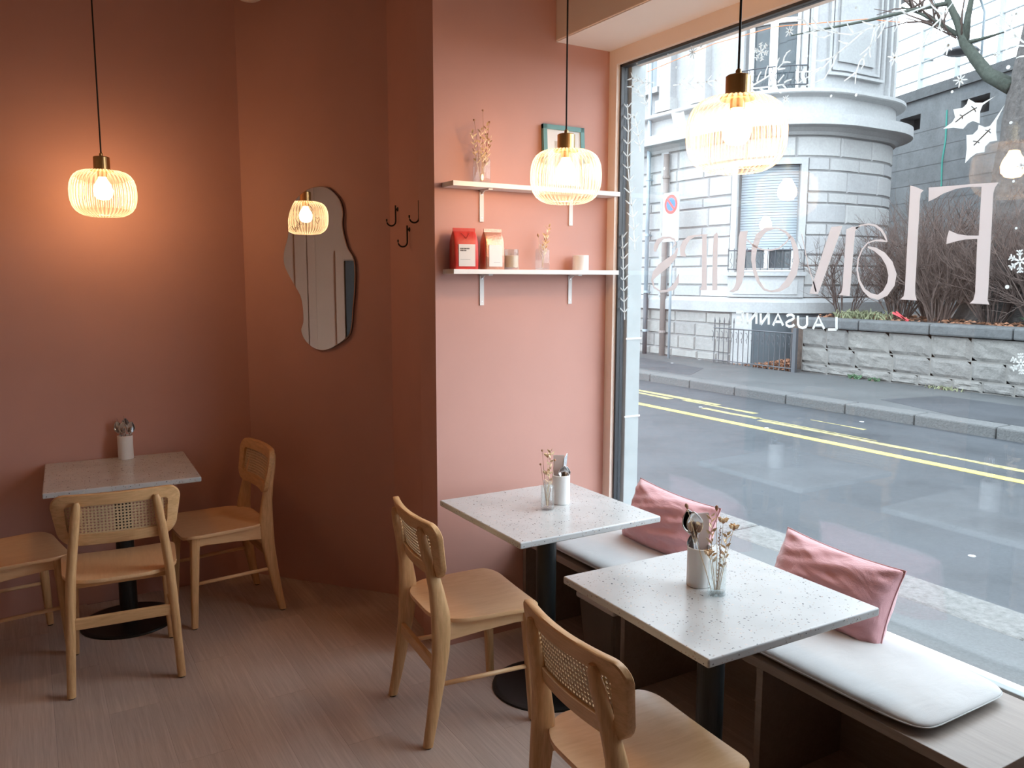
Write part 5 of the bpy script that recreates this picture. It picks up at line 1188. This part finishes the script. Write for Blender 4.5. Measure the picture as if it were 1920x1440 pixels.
# rusticated blocks in alternating tall and short courses
courses = [1.285, 1.52, 1.90, 2.10, 2.48, 2.70, 3.08, 3.28, 3.68, 3.93, 4.32]
jw = 0.012
for ci in range(len(courses) - 1):
    z0, z1 = courses[ci], courses[ci + 1]
    tall = (z1 - z0) > 0.3
    spans = [(7.0, S3)]
    if z1 > WB - 0.1 + 0.001 and z0 < WT + 0.1: spans = [(7.0, WL - 0.13), (WR + 0.13, S3)]
    elif z1 <= WB - 0.05 + 0.2 and z0 >= 1.28: spans = [(7.0, WL - 0.13), (WR + 0.13, S3)]
    for (a, b) in spans:
        w = 0.92 if tall else 0.80
        s_ = a if b < S3 else a
        first = True
        while s_ < b - 0.05:
            wd_ = w * (0.55 if (first and not tall) else 1.0)
            e = min(s_ + wd_, b)
            if b - e < 0.22: e = b
            block(s_ + jw, e - jw, z0 + jw, z1 - jw, JO, 0.03, 0.022 if tall else 0.012).build('facade_block', M['plaster'], bd)
            s_ = e; first = False
# plinth: coarse stones left of the basement window
rr = random.Random(5)
for (z0, z1) in ((-0.02, 0.16), (0.16, 0.46), (0.46, 0.74), (0.74, 0.985)):
    s_ = 7.0 + rr.uniform(0, 0.4)
    while s_ < S1 + 0.25:
        e = min(s_ + rr.uniform(0.5, 0.95), S1 + 0.32)
        block(s_ + 0.01, e - 0.01, z0 + 0.01, z1 - 0.01, -0.03, 0.045 + rr.uniform(-0.01, 0.01), 0.02).build('plinth_stone', M['rough_pale'], bd)
        s_ = e
# basement opening: pale jamb and a dark blue-grey panel
slab(MB(), S1 + 0.33, S1 + 0.75, [(0.0, -0.05), (0.0, 0.985), (-0.1, 0.985), (-0.1, -0.05)]).build('basement_jamb', M['trimstone'], bd)
slab(MB(), S1 + 0.75, S2 - 0.3, [(-0.010, -0.05), (-0.010, 0.985), (-0.1, 0.985), (-0.1, -0.05)]).build('basement_panel', plain('basement_paint', (0.055, 0.07, 0.082), 0.6), bd)
# lower window with roller shutter
w1 = empty('shuttered_window', (0, 0, 0), 0, bd)
for (a, b, z0, z1, nm) in ((WL - 0.12, WL, WB - 0.05, WT + 0.12, 'window_jamb'), (WR, WR + 0.12, WB - 0.05, WT + 0.12, 'window_jamb'), (WL, WR, WT, WT + 0.12, 'window_head')):
    slab(MB(), a, b, [(0.035, z0), (0.035, z1), (-0.3, z1), (-0.3, z0)]).build(nm, M['trimstone'], w1)
slab(MB(), WL - 0.16, WR + 0.16, [(0.09, WB - 0.09), (0.09, WB - 0.02), (-0.2, WB), (-0.2, WB - 0.09)]).build('window_sill', M['trimstone'], w1)
slab(MB(), WL - 0.14, WR + 0.14, [(0.03, 1.30), (0.03, WB - 0.09), (-0.1, WB - 0.09), (-0.1, 1.30)]).build('apron_panel', M['trimstone'], w1)
slab(MB(), WL - 0.02, WR + 0.02, [(0.05, 1.36), (0.05, 1.62), (-0.1, 1.62), (-0.1, 1.36)]).build('apron_face', M['plaster'], w1)
z_ = 2.22
while z_ < WT:
    slab(MB(), WL, WR, [(-0.14, z_), (-0.125, z_ + 0.004), (-0.125, z_ + 0.046), (-0.14, z_ + 0.05), (-0.16, z_ + 0.05), (-0.16, z_)]).build('shutter_slat', M['shutter'], w1)
    z_ += 0.05
mid = (WL + WR) / 2
slab(MB(), WL, WR, [(-0.20, WB), (-0.20, 2.22), (-0.22, 2.22), (-0.22, WB)]).build('pane', M['winglass'], w1)
for a in (WL, mid - 0.05, WR - 0.07): slab(MB(), a, a + (0.1 if a == mid - 0.05 else 0.07), [(-0.17, WB), (-0.17, 2.22), (-0.21, 2.22), (-0.21, WB)]).build('casement', M['whitemetal'], w1)
slab(MB(), WL, WR, [(-0.17, WB), (-0.17, WB + 0.06), (-0.21, WB + 0.06), (-0.21, WB)]).build('casement_rail', M['whitemetal'], w1)
def path_tube(pts, r, n=6): return MB().tube([P(a, o_, z) for a, o_, z in pts], r, n)
g = empty('window_guard', (0, 0, 0), 0, bd)
for zz in (1.84, 2.20): path_tube([(WL - 0.1 + (WR - WL + 0.2) * i / 10, 0.10, zz) for i in range(11)], 0.011).build('guard_rail', M['iron'], g)
for i in range(12):
    a = WL - 0.1 + (WR - WL + 0.2) * i / 11
    path_tube([(a, 0.10, 1.82), (a, 0.10, 2.24)], 0.008).build('guard_bar', M['iron'], g)
for i in range(11):
    a = WL - 0.1 + (WR - WL + 0.2) * (i + 0.5) / 11
    pts = [(a + 0.035 * math.sin(k * 0.7) * (1 - k / 16), 0.10, 1.87 + 0.02 * k) for k in range(15)]
    path_tube(pts, 0.005, 5).build('guard_scroll', M['iron'], g)
# upper French window with balcony rail
w2 = empty('french_window', (0, 0, 0), 0, bd)
slab(MB(), UL, UR, [(-0.24, UB), (-0.24, 7.2), (-0.26, 7.2), (-0.26, UB)]).build('pane', M['winglass'], w2)
um = (UL + UR) / 2
for (a, b) in ((UL, UL + 0.09), (um - 0.08, um + 0.08), (UR - 0.06, UR)): slab(MB(), a, b, [(-0.17, UB), (-0.17, 7.2), (-0.24, 7.2), (-0.24, UB)]).build('casement', M['whitemetal'], w2)
slab(MB(), UL, UR, [(-0.18, 6.42), (-0.18, 6.50), (-0.24, 6.50), (-0.24, 6.42)]).build('transom', M['whitemetal'], w2)
for (a, b) in ((UL - 0.14, UL), (UR, UR + 0.10), (UR + 0.13, UR + 0.22)): slab(MB(), a, b, [(0.02, UB), (0.02, 7.3), (-0.3, 7.3), (-0.3, UB)]).build('window_jamb', M['trimstone'], w2)
for zz in (5.24, 5.58): path_tube([(UL - 0.1 + (UR - UL + 0.2) * i / 10, 0.03, zz) for i in range(11)], 0.012).build('balcony_rail', M['iron'], w2)
for i in range(13):
    a = UL - 0.1 + (UR - UL + 0.2) * i / 12
    path_tube([(a + 0.03 * math.sin(k * 1.1), 0.03, 5.2 + 0.047 * k) for k in range(9)], 0.007, 5).build('baluster', M['iron'], w2)
# recessed upper panel with mouldings, right of the window
pm = empty('moulded_panel', (0, 0, 0), 0, bd)
pa, pb = th(70), S2 + 0.95
for (i0, off) in ((0.0, 0.04), (0.10, 0.0)):
    a, b, z0 = pa + i0, pb - i0, 5.42 + i0
    for (q0, q1, zz0, zz1) in ((a, a + 0.05, z0, 7.1), (b - 0.05, b, z0, 7.1), (a + 0.05, b - 0.05, z0, z0 + 0.05)):
        slab(MB(), q0, q1, [(off, zz0), (off, zz1), (-0.1, zz1), (-0.1, zz0)]).build('moulding', M['trimstone'], pm)
slab(MB(), pa + 0.24, pb - 0.26, [(-0.01, 5.68), (-0.01, 6.95), (-0.1, 6.95), (-0.1, 5.68)]).build('raised_field', M['greystone'], pm)
for (a, b) in ((th(58), th(61)), (S2 + 1.12, S2 + 1.20), (S2 + 1.36, S2 + 1.50)):
    slab(MB(), a, b, [(0.03, 5.17), (0.03, 7.35), (-0.1, 7.35), (-0.1, 5.17)]).build('pilaster', M['trimstone'], bd)
# street front above the cornice: pilasters, sill blocks and a window
for (a, b, o_) in ((7.0, 7.5, 0.10), (8.6, 9.0, 0.12), (10.15, 10.5, 0.12), (11.2, 11.5, 0.10)):
    slab(MB(), a, b, [(o_, 5.17), (o_, 7.35), (-0.1, 7.35), (-0.1, 5.17)]).build('pilaster', M['trimstone'], bd)
    slab(MB(), a - 0.06, b + 0.06, [(o_ + 0.05, 5.17), (o_ + 0.05, 5.42), (-0.1, 5.42), (-0.1, 5.17)]).build('pilaster_base', M['trimstone'], bd)
for (a, b) in ((9.15, 10.0), (7.6, 8.5)):
    w3 = empty('tall_window', (0, 0, 0), 0, bd)
    slab(MB(), a, b, [(-0.03, 5.75), (-0.03, 7.1), (-0.06, 7.1), (-0.06, 5.75)]).build('pane', M['shutter'], w3)
    for (q0, q1) in ((a, a + 0.07), ((a + b) / 2 - 0.04, (a + b) / 2 + 0.04), (b - 0.07, b)): slab(MB(), q0, q1, [(0.0, 5.75), (0.0, 7.1), (-0.06, 7.1), (-0.06, 5.75)]).build('casement', M['whitemetal'], w3)
    slab(MB(), a - 0.08, b + 0.08, [(0.12, 5.62), (0.12, 5.74), (-0.1, 5.74), (-0.1, 5.62)]).build('window_sill', M['trimstone'], w3)
slab(MB(), 10.2, 10.42, [(0.05, 1.285), (0.05, 4.33), (-0.02, 4.33), (-0.02, 1.285)]).build('pilaster', M['trimstone'], bd)
slab(MB(), 0, S3, [(0.05, 7.35), (0.3, 7.40), (0.3, 7.55), (-0.4, 7.55), (-0.4, 7.35)]).build('eaves', M['trimstone'], bd)  # unseen eaves and roof, set low so more sky light gets in
MB().prism([(FX + 0.3, 24), (FX + 0.3, 12.0), (13.0, 10.9), (14.6, 10.75), (15.6, 11.3), (15.85, 12.0), (15.85, 24)], lambda a, b: (a, b, 7.35), lambda a, b: (a, b, 7.45)).build('roof', M['zinc'], bd)
MB().box((15.80, 11.75, -0.2), (16.10, 24, 7.4)).build('side_wall', M['trimstone'], bd)

# drainpipes and the sign
def pipe(y, r, mat, z1, name, label, off=0.10, shoe=None):
    t = tag(empty(name, (FX - off, y, ZF)), label, 'pipe')
    MB().tube([(0, 0, 0), (0, 0, z1)], r, 12).build('pipe_run', mat, t, smooth=True)
    if shoe: MB().tube([(0, 0, 0), (0, 0, 1.35)], r * 1.15, 12).build('cast_iron_foot', shoe, t, smooth=True)
    for zz in (0.5, 1.36, 2.6, 3.8):
        MB().tube([(0, 0, zz), (0, 0, zz + 0.05)], r * 1.3, 12).box((0, -0.015, zz), (off, 0.015, zz + 0.03)).build('bracket', mat, t)
    return t
pipe(14.13, 0.045, M['zinc'], 7.3, 'drainpipe', 'blue-grey zinc drainpipe running down the facade left of the sign', 0.12, M['iron'])
pipe(13.60, 0.062, M['pipebrown'], 4.3, 'drainpipe', 'brownish stone-coloured pipe on the facade directly behind the sign', 0.08)
sg = tag(empty('parking_sign', (11.62, 12.98, ZF)), 'white no-parking sign with a red and blue disc on a pole', 'sign')
MB().tube([(0, 0, 0), (0, 0, 3.30)], 0.028, 12).build('pole', M['zinc'], sg, smooth=True)
pl = MB().prism(rrect(0.50, 1.00, 0.05, 5), lambda a, b: (-0.045, a, b + 2.93), lambda a, b: (-0.035, a, b + 2.93)).build('plate', M['signwhite'], sg)
def disc(r0, r1, z, x, nm, mat, n=36):
    mb = MB()
    if r0 <= 0: mb.prism([(r1 * math.cos(2 * math.pi * k / n), r1 * math.sin(2 * math.pi * k / n)) for k in range(n)], lambda a, b: (x - 0.003, a, b + z), lambda a, b: (x, a, b + z))
    else:
        ri = [[(xx, r * math.cos(2 * math.pi * k / n), z + r * math.sin(2 * math.pi * k / n)) for k in range(n)] for r, xx in ((r0, x), (r0, x - 0.003), (r1, x - 0.003), (r1, x))]
        mb.loft(ri, caps=False, closed=True)
    return mb.build(nm, mat, pl)
disc(0, 0.165, 3.19, -0.045, 'blue_disc', M['signblue'])
disc(0.135, 0.195, 3.19, -0.0455, 'red_ring', M['signred'])
# facing the cafe, the bar runs from upper left to lower right
MB().ribbon([(0.115, 0.115 + 3.19, 0.05), (-0.115, -0.115 + 3.19, 0.05)], lambda x, a, b: (x, a, b), -0.0515, -0.0485).build('red_bar', M['signred'], pl)
for k, (zz, w) in enumerate(((2.90, 0.36), (2.85, 0.36), (2.78, 0.24), (2.72, 0.26), (2.66, 0.28), (2.60, 0.28), (2.54, 0.28))):
    MB().box((-0.047, -w / 2, zz), (-0.0451, w / 2, zz + 0.018)).build('text_line', M['signgrey'], pl)
tag(MB().tube([P(s_, 0.02 + 0.35, z) for s_, z in ((8, 5.9), (10, 6.0), (12, 6.12), (13, 6.2), (14.4, 6.35), (15.4, 6.45))], 0.007, 6).build('overhead_cable', M['orange']), 'thin orange cable slung across the upper facade', 'cable')

# ---------------------------------------------------------------- iron railing with dead leaves
rl = tag(empty('iron_railing', (11.86, 10.93, ZF)), 'wrought iron railing with scrolls guarding the basement window', 'railing')
def ry(i): return 0.98 - i * 0.128
MB().tube([(0, 1.0, 0.70), (0, -1.0, 0.70)], 0.014, 6).build('top_rail', M['iron'], rl)
MB().tube([(0, 1.0, 0.06), (0, -1.0, 0.06)], 0.011, 6).build('bottom_rail', M['iron'], rl)
bar = MB().tube([(0, 0, 0.0), (0, 0, 0.70)], 0.009, 6).mesh('railing_bar', M['iron'])
tallbar = MB().tube([(0, 0, 0.0), (0, 0, 0.80), (0, 0, 0.84), (0, 0, 0.92)], [0.009, 0.009, 0.016, 0.002], 6).mesh('railing_bar', M['iron'])
scr = MB().tube([(0.0, 0.03 + 0.028 * math.cos(0.3 + k * 0.62) * (1 - k / 22), 0.62 + 0.04 * math.sin(0.3 + k * 0.62) * (1 - k / 22) - 0.012 * k) for k in range(16)], 0.006, 5).mesh('railing_scroll', M['iron'])
for i in range(16):
    o = bpy.data.objects.new('railing_bar', tallbar if i < 5 else bar); link(o, rl); o.location = (0, ry(i), 0)
    o = bpy.data.objects.new('railing_scroll', scr); link(o, rl); o.location = (0, ry(i) + 0.02, 0)
MB().box((-0.03, -1.06, 0), (0.03, -0.98, 0.80)).build('end_post', M['iron'], rl)
rr = random.Random(9); lm = MB()
for k in range(420):
    y = 9.98 + abs(rr.gauss(0, 0.45)); 
    if y > 11.6: continue
    x = rr.uniform(11.9, 12.02); z = ZF + rr.uniform(0, 0.24) * max(0.15, 1 - (y - 10) / 1.2)
    Mx = Matrix.Translation((x, y, z)) @ Matrix.Rotation(rr.uniform(0, 6.28), 4, 'Z') @ Matrix.Rotation(rr.uniform(-1.2, 1.2), 4, 'X') @ Matrix.Rotation(rr.uniform(-1.2, 1.2), 4, 'Y')
    s_ = rr.uniform(0.025, 0.05)
    lm.add([(-s_, 0, 0), (0, -s_ * 0.6, s_ * 0.3), (s_, 0, 0), (0, s_ * 0.6, s_ * 0.3)], [(0, 1, 2, 3)], Mx)
tag(lm.build('dead_leaf_pile', M['leaf']), 'heap of brown dead leaves caught behind the iron railing', 'leaves', kind='stuff')

# ---------------------------------------------------------------- garden wall, bed and planting
gw = struct(empty('garden_wall', (12.05, 6, ZF)))
gx = 12.05; GY1 = 9.93; GY0 = 0.0
MB().box((0.03, GY0 - 6, -0.2), (0.40, GY1 - 6, 0.80)).build('wall_core', M['mortar'], gw)
rows = [(0.0, 0.17), (0.17, 0.46), (0.46, 0.81)]
rr = random.Random(11)
def rock(w, h, sd):
    q = random.Random(sd); mb = MB(); nx, nz = 10, 6; vs = []; fs = []
    for j in range(nz + 1):
        for i in range(nx + 1):
            e = 1 if (i in (0, nx) or j in (0, nz)) else 0
            vs.append(((0.03 if e else 0.002 - 0.022 * mnoise.noise(Vector((sd + 4.0 * i / nx * w / 0.5, 3.0 * j / nz, sd * 0.37))) - q.uniform(0, 0.006)), -w / 2 + w * i / nx, h * j / nz))
    for j in range(nz):
        for i in range(nx):
            k = j * (nx + 1) + i; fs.append((k, k + 1, k + nx + 2, k + nx + 1))
    n = len(vs); vs += [(0.10, -w / 2, 0), (0.10, w / 2, 0), (0.10, w / 2, h), (0.10, -w / 2, h)]
    b = [i for i in range(nx + 1)]; t_ = [nz * (nx + 1) + i for i in range(nx + 1)]
    fs += [tuple(b[::-1]) + (n, n + 1), tuple(t_) + (n + 2, n + 3)]
    mb.add(vs, fs); return mb
for ri, (z0, z1) in enumerate(rows):
    y = GY1
    while y > GY0 + 0.2:
        w = rr.uniform(0.42, 0.72) if ri < 2 else rr.uniform(0.45, 0.85)
        w = min(w, y - GY0)
        rock(w - 0.022, z1 - z0 - 0.020, rr.randint(0, 9999)).build('stone', M['rough'], gw, loc=(0, y - w / 2 - 6, z0 + 0.010))
        y -= w
y = GY1 + 0.06
while y > GY0 + 0.2:
    w = 1.25
    MB().box((-0.06, -w / 2 + 0.006, 0), (0.46, w / 2 - 0.006, 0.17)).build('cap_stone', M['cap'], gw, bevel=0.03, loc=(0, y - w / 2 - 6, 0.815))
    y -= w
struct(MB().box((12.35, 0, -0.3), (21, 10.42, 0.93)).build('garden_bed', M['soil']))

def shrub_mesh(seed, nst, H):
    q = random.Random(seed); st = MB(); tw = MB()
    def grow(p, d, L, r, lev):
        pts = [p]; 
        for k in range(3):
            d = (d + Vector((q.gauss(0, 0.16), q.gauss(0, 0.16), q.gauss(0.03, 0.10)))).normalized(); p = p + d * L / 3; pts.append(p)
        (st if lev == 0 else tw).tube(pts, [r, r * 0.85, r * 0.7, r * 0.5], 3, caps=False)
        if lev < 2:
            for k in range(7 if lev == 0 else 6):
                b = pts[q.randint(1, 3)]; nd = (d + Vector((q.gauss(0, 0.5), q.gauss(0, 0.5), q.gauss(0.1, 0.3)))).normalized()
                grow(b, nd, L * q.uniform(0.36, 0.56), r * 0.5, lev + 1)
    for k in range(nst):
        a = q.uniform(0, 6.28); sp = q.uniform(0.05, 0.55)
        grow(Vector((0.12 * math.cos(a), 0.12 * math.sin(a), 0)), Vector((math.cos(a) * sp, math.sin(a) * sp, 1)).normalized(), H * q.uniform(0.55, 0.8), 0.012, 0)
    return st.mesh('shrub_stems', M['twig']), tw.mesh('shrub_twigs', M['twig'])
SH = [shrub_mesh(21, 44, 1.55), shrub_mesh(22, 48, 1.75), shrub_mesh(23, 14, 1.5)]
for k, (x, y, v, s_, lab) in enumerate(((13.0, 9.75, 2, 0.95, 'sparse bare shrub in front of the rounded building corner'), (13.1, 8.75, 0, 1.0, 'dense bare brown shrub just right of the pale grass tuft'),
                                        (12.95, 7.95, 1, 1.0, 'dense bare brown shrub in the middle of the garden bed'), (13.15, 7.15, 0, 1.08, 'dense bare brown shrub right of centre above the garden wall'),
                                        (12.95, 6.35, 1, 1.0, 'bare brown shrub at the right edge below the tree trunk'), (14.3, 8.9, 1, 1.15, 'tall bare shrub at the back of the bed beside the concrete wall'), (14.5, 6.9, 0, 1.2, 'tall bare shrub at the back of the bed under the tree'))):
    t = tag(empty('bare_shrub', (x, y, 0.92), k * 1.3), lab, 'shrub', 'bare shrubs in the garden bed')
    t.scale = (s_, s_, s_)
    for nm, me in zip(('stems', 'twigs'), SH[v]):
        o = bpy.data.objects.new(nm, me); link(o, t)
def tuft(name, loc, n, L, mat, lab, cat, seed, spread_=0.4, w=0.012):
    q = random.Random(seed); mb = MB()
    for k in range(n):
        a = q.uniform(0, 6.28); r = q.uniform(0, spread_); b = Vector((0.3 * r * math.cos(a), r * math.sin(a), 0)); d = Vector((q.gauss(0, .5), q.gauss(0, .5), 1)).normalized(); l = L * q.uniform(0.5, 1)
        s_ = d.cross(Vector((q.gauss(0, 1), q.gauss(0, 1), 0.2))).normalized() * w
        mb.add([b - s_, b + s_, b + d * l * .6 + s_ * .7, b + d * l + Vector((0, 0, -l * .25)), b + d * l * .6 - s_ * .7], [(0, 1, 2, 3, 4)])
    t = tag(empty(name, loc), lab, cat)
    mb.build('blades', mat, t)
    MB().lathe([(0, -0.02), (0.05, -0.02), (0.03, 0.03), (0, 0.035)], 10).build('root_crown', M['soil'], t)
    return t
tuft('grass_tuft', (12.72, 9.2, 0.935), 320, 0.30, M['grass'], 'pale green grass tuft spilling over the garden wall cap', 'grass', 1, 0.6)
tuft('evergreen_plant', (12.6, 6.05, 0.95), 260, 0.34, M['green'], 'low dark green plant at the right end of the garden bed', 'plant', 2, 0.3, 0.02)
tuft('wall_weed', (11.98, 8.75, ZF), 70, 0.14, M['green'], 'small green weed growing at the foot of the garden wall', 'weed', 3, 0.12, 0.012)
tuft('wall_weed', (11.98, 8.38, ZF), 50, 0.10, M['green'], 'smaller weed growing just right of the first at the wall foot', 'weed', 4, 0.10, 0.012)
tuft('wall_weed', (11.98, 7.2, ZF), 60, 0.11, M['grass'], 'thin pale weed along the garden wall foot further right', 'weed', 5, 0.35, 0.010)
rr = random.Random(4); lm = MB()
for k in range(900):
    x = rr.uniform(12.6, 14.2); y = rr.uniform(5, 10.2)
    Mx = Matrix.Translation((x, y, 0.94 + rr.uniform(0, 0.05))) @ Matrix.Rotation(rr.uniform(0, 6.28), 4, 'Z') @ Matrix.Rotation(rr.uniform(-1, 1), 4, 'X')
    s_ = rr.uniform(0.03, 0.06); lm.add([(-s_, 0, 0), (0, -s_ * 0.6, s_ * 0.3), (s_, 0, 0), (0, s_ * 0.6, s_ * 0.3)], [(0, 1, 2, 3)], Mx)
tag(lm.build('leaf_litter', M['leaf']), 'brown leaf litter covering the garden bed under the shrubs', 'leaves', kind='stuff')
tp = tag(empty('red_tape', (12.55, 8.35, 1.02)), 'short red plastic tape lying under the shrubs', 'tape')
MB().box((-0.01, -0.16, 0.0), (0.01, 0.16, 0.03), Matrix.Rotation(R_(22), 4, 'X')).build('tape_strip', M['redtape'], tp)
MB().box((-0.01, -0.16, 0.02), (0.01, 0.12, 0.04), Matrix.Rotation(R_(36), 4, 'X')).build('tape_strip', M['redtape'], tp)

# ---------------------------------------------------------------- concrete retaining wall with niches
cwp = Vector((20.75, 15.7)); cdir = Vector((-math.sin(R_(20)), -math.cos(R_(20)))); cnn = Vector((cdir.y, -cdir.x))
if cnn.x > 0: cnn = -cnn
cw = struct(empty('retaining_wall', (cwp.x, cwp.y, 0)))
cw.rotation_euler = (0, 0, math.atan2(cdir.y, cdir.x))     # local x runs along the wall towards the viewer's right
# local +-y is the thickness; find which side faces the street
sidey = -1 if (Matrix.Rotation(math.atan2(cdir.y, cdir.x), 2) @ Vector((0, 1))).dot(cnn) < 0 else 1
def cbox(x0, x1, z0, z1, d0=0.0, d1=0.5, nm='wall_section', mat='concrete'):
    ys = sorted((-sidey * d0, -sidey * d1))
    return MB().box((x0, ys[0], z0), (x1, ys[1], z1)).build(nm, M[mat], cw)
hol = [(2.15, 2.95, 5.42, 5.80), (4.35, 5.25, 5.42, 5.82), (7.0, 7.9, 5.42, 5.82)]
x = 0.0
for (a, b, z0, z1) in hol:
    cbox(x, a, 0.5, 6.15); cbox(a, b, 0.5, z0); cbox(a, b, z1, 6.15); cbox(a, b, z0, z1, 0.42, 0.5, 'niche_back', 'nicheshade'); x = b
cbox(x, 16.5, 0.5, 6.15)
cbox(0, 16.5, 6.15, 6.40, -0.08, 0.6, 'coping', 'cap')
for k in range(1, 12):
    cbox(0, 16.5, 0.6 + 0.43 * k, 0.612 + 0.43 * k, -0.004, 0.1, 'board_seam', 'cap') if 0.6 + 0.43 * k < 5.4 else None
def wall_stroke(pts, w, mat, nm):
    ys = -sidey
    MB().ribbon([(a, b, w) for a, b in pts], lambda xx, a, b: (a, ys * xx, b), -0.012, -0.002).build(nm, M[mat], cw)
gxx, gz = 5.9, 3.2
for pts in ([(0, .5), (.25, .55), (.05, .25), (.3, .2), (.1, 0)], [(.38, .5), (.42, .05)], [(.75, .52), (.5, .5), (.52, .28), (.75, .25), (.7, .02), (.48, .0)], [(.85, .55), (1.1, .5), (.9, .02)]):
    wall_stroke([(gxx + a * 0.9, gz + b) for a, b in pts], 0.06, 'graf', 'graffiti_stroke')
wall_stroke([(3.9, 5.7), (3.92, 5.0), (3.85, 4.5), (3.88, 3.9)], 0.05, 'grafgreen', 'graffiti_stroke')

# white fence on top of the wall, pole and street lamp
fn = tag(empty('white_fence', (cwp.x, cwp.y, 6.40)), 'white metal railing fence along the top of the concrete wall', 'fence')
fn.rotation_euler = cw.rotation_euler
for k in range(11):
    MB().box((k * 1.3 + 0.2, -0.04, 0), (k * 1.3 + 0.29, 0.04, 1.5)).build('fence_post', M['fencegrey'], fn)
for zz in (0.25, 0.65, 1.05, 1.42):
    MB().tube([(0.1, 0, zz), (14, 0, zz)], 0.025, 6).build('fence_rail', M['fencegrey'], fn)
pl_ = tag(empty('concrete_pole', (24.0, 15.62, 0)), 'thick pale concrete pole rising behind the fence', 'pole')
MB().tube([(0, 0, 0), (0, 0, 14)], [0.17, 0.12], 14).build('shaft', M['fencegrey'], pl_, smooth=True)
MB().tube([(0, 0, 8.2), (0, 0, 8.35)], 0.18, 14).build('collar', M['zinc'], pl_, smooth=True)
sl_ = tag(empty('street_lamp', (18.9, 11.0, 6.40)), 'flat disc street lamp hanging above the concrete wall', 'street lamp')
MB().tube([(0, 0, 0), (0, 0, 1.2), (-0.2, 0, 1.45), (-0.85, -0.05, 1.4)], 0.03, 8).build('arm', M['zinc'], sl_, smooth=True)
MB().lathe([(0, 0.28), (0.05, 0.27), (0.06, 0.16), (0.30, 0.10), (0.36, 0.03), (0.30, 0.0), (0, -0.02)], 28, Matrix.Translation((-0.9, -0.08, 0.06 + 1.1 - 1.0))).build('lamp_head', M['iron'], sl_, smooth=True)
MB().tube([(-0.85, -0.05, 1.4), (-0.9, -0.08, 0.40)], 0.02, 6).build('drop_rod', M['zinc'], sl_)

# ---------------------------------------------------------------- the tree
tr = tag(empty('street_tree', (14.05, 7.35, 0.9)), 'big rough tree trunk with bare branches at the right edge above the bed', 'tree')
rings = []; q = random.Random(2)
for i in range(16):
    z = i * 0.55; r0 = 0.66 - 0.022 * i + (0.25 * math.exp(-z * 2))
    rings.append([((r0 * (1 + 0.07 * math.sin(5 * a + i * .6) + q.uniform(-.05, .05))) * math.cos(a) + 0.02 * i, (r0 * (1 + 0.07 * math.sin(5 * a + i * .6) + q.uniform(-.05, .05))) * math.sin(a) - 0.03 * i, z) for a in (2 * math.pi * k / 22 for k in range(22))])
MB().loft(rings).build('trunk', M['bark'], tr, smooth=True)
def br(pts, r, mat='mossbark'):
    n_ = len(pts); MB().tube([(a - 14.05, b - 7.35, c - 0.9) for a, b, c in pts], [r * (1 - 0.75 * i / (n_ - 1)) for i in range(n_)], 7).build('branch', M[mat], tr, smooth=True)
br([(14.0, 7.6, 4.75), (14.0, 8.0, 5.02), (13.95, 8.2, 5.3), (13.9, 8.39, 5.6), (13.85, 8.5, 5.95), (13.8, 8.68, 6.35), (13.7, 8.8, 6.9)], 0.13)
br([(13.9, 8.39, 5.6), (13.9, 8.37, 6.0), (13.95, 8.33, 6.5), (14, 8.2, 7.0)], 0.07)
br([(13.85, 8.5, 5.75), (13.7, 8.7, 5.95), (13.5, 8.95, 6.15), (13.3, 9.2, 6.3)], 0.045)
br([(13.9, 8.35, 5.6), (13.95, 8.1, 5.62), (14.0, 7.8, 5.65)], 0.04)
br([(13.8, 8.66, 6.3), (13.4, 9.0, 6.22), (12.9, 9.5, 6.10), (12.3, 10.0, 5.98), (11.9, 10.35, 5.9)], 0.04)
for k in range(26):
    a = q.random(); b0 = Vector((13.9 - 0.5 * a, 8.4 + 0.7 * a, 5.6 + 0.7 * a)); d = Vector((q.gauss(-.2, .5), q.gauss(.4, .6), q.uniform(.1, 1))).normalized(); L = q.uniform(.5, 1.3)
    br([tuple(b0), tuple(b0 + d * L * .5 + Vector((0, 0, .05))), tuple(b0 + d * L)], 0.018, 'twig')
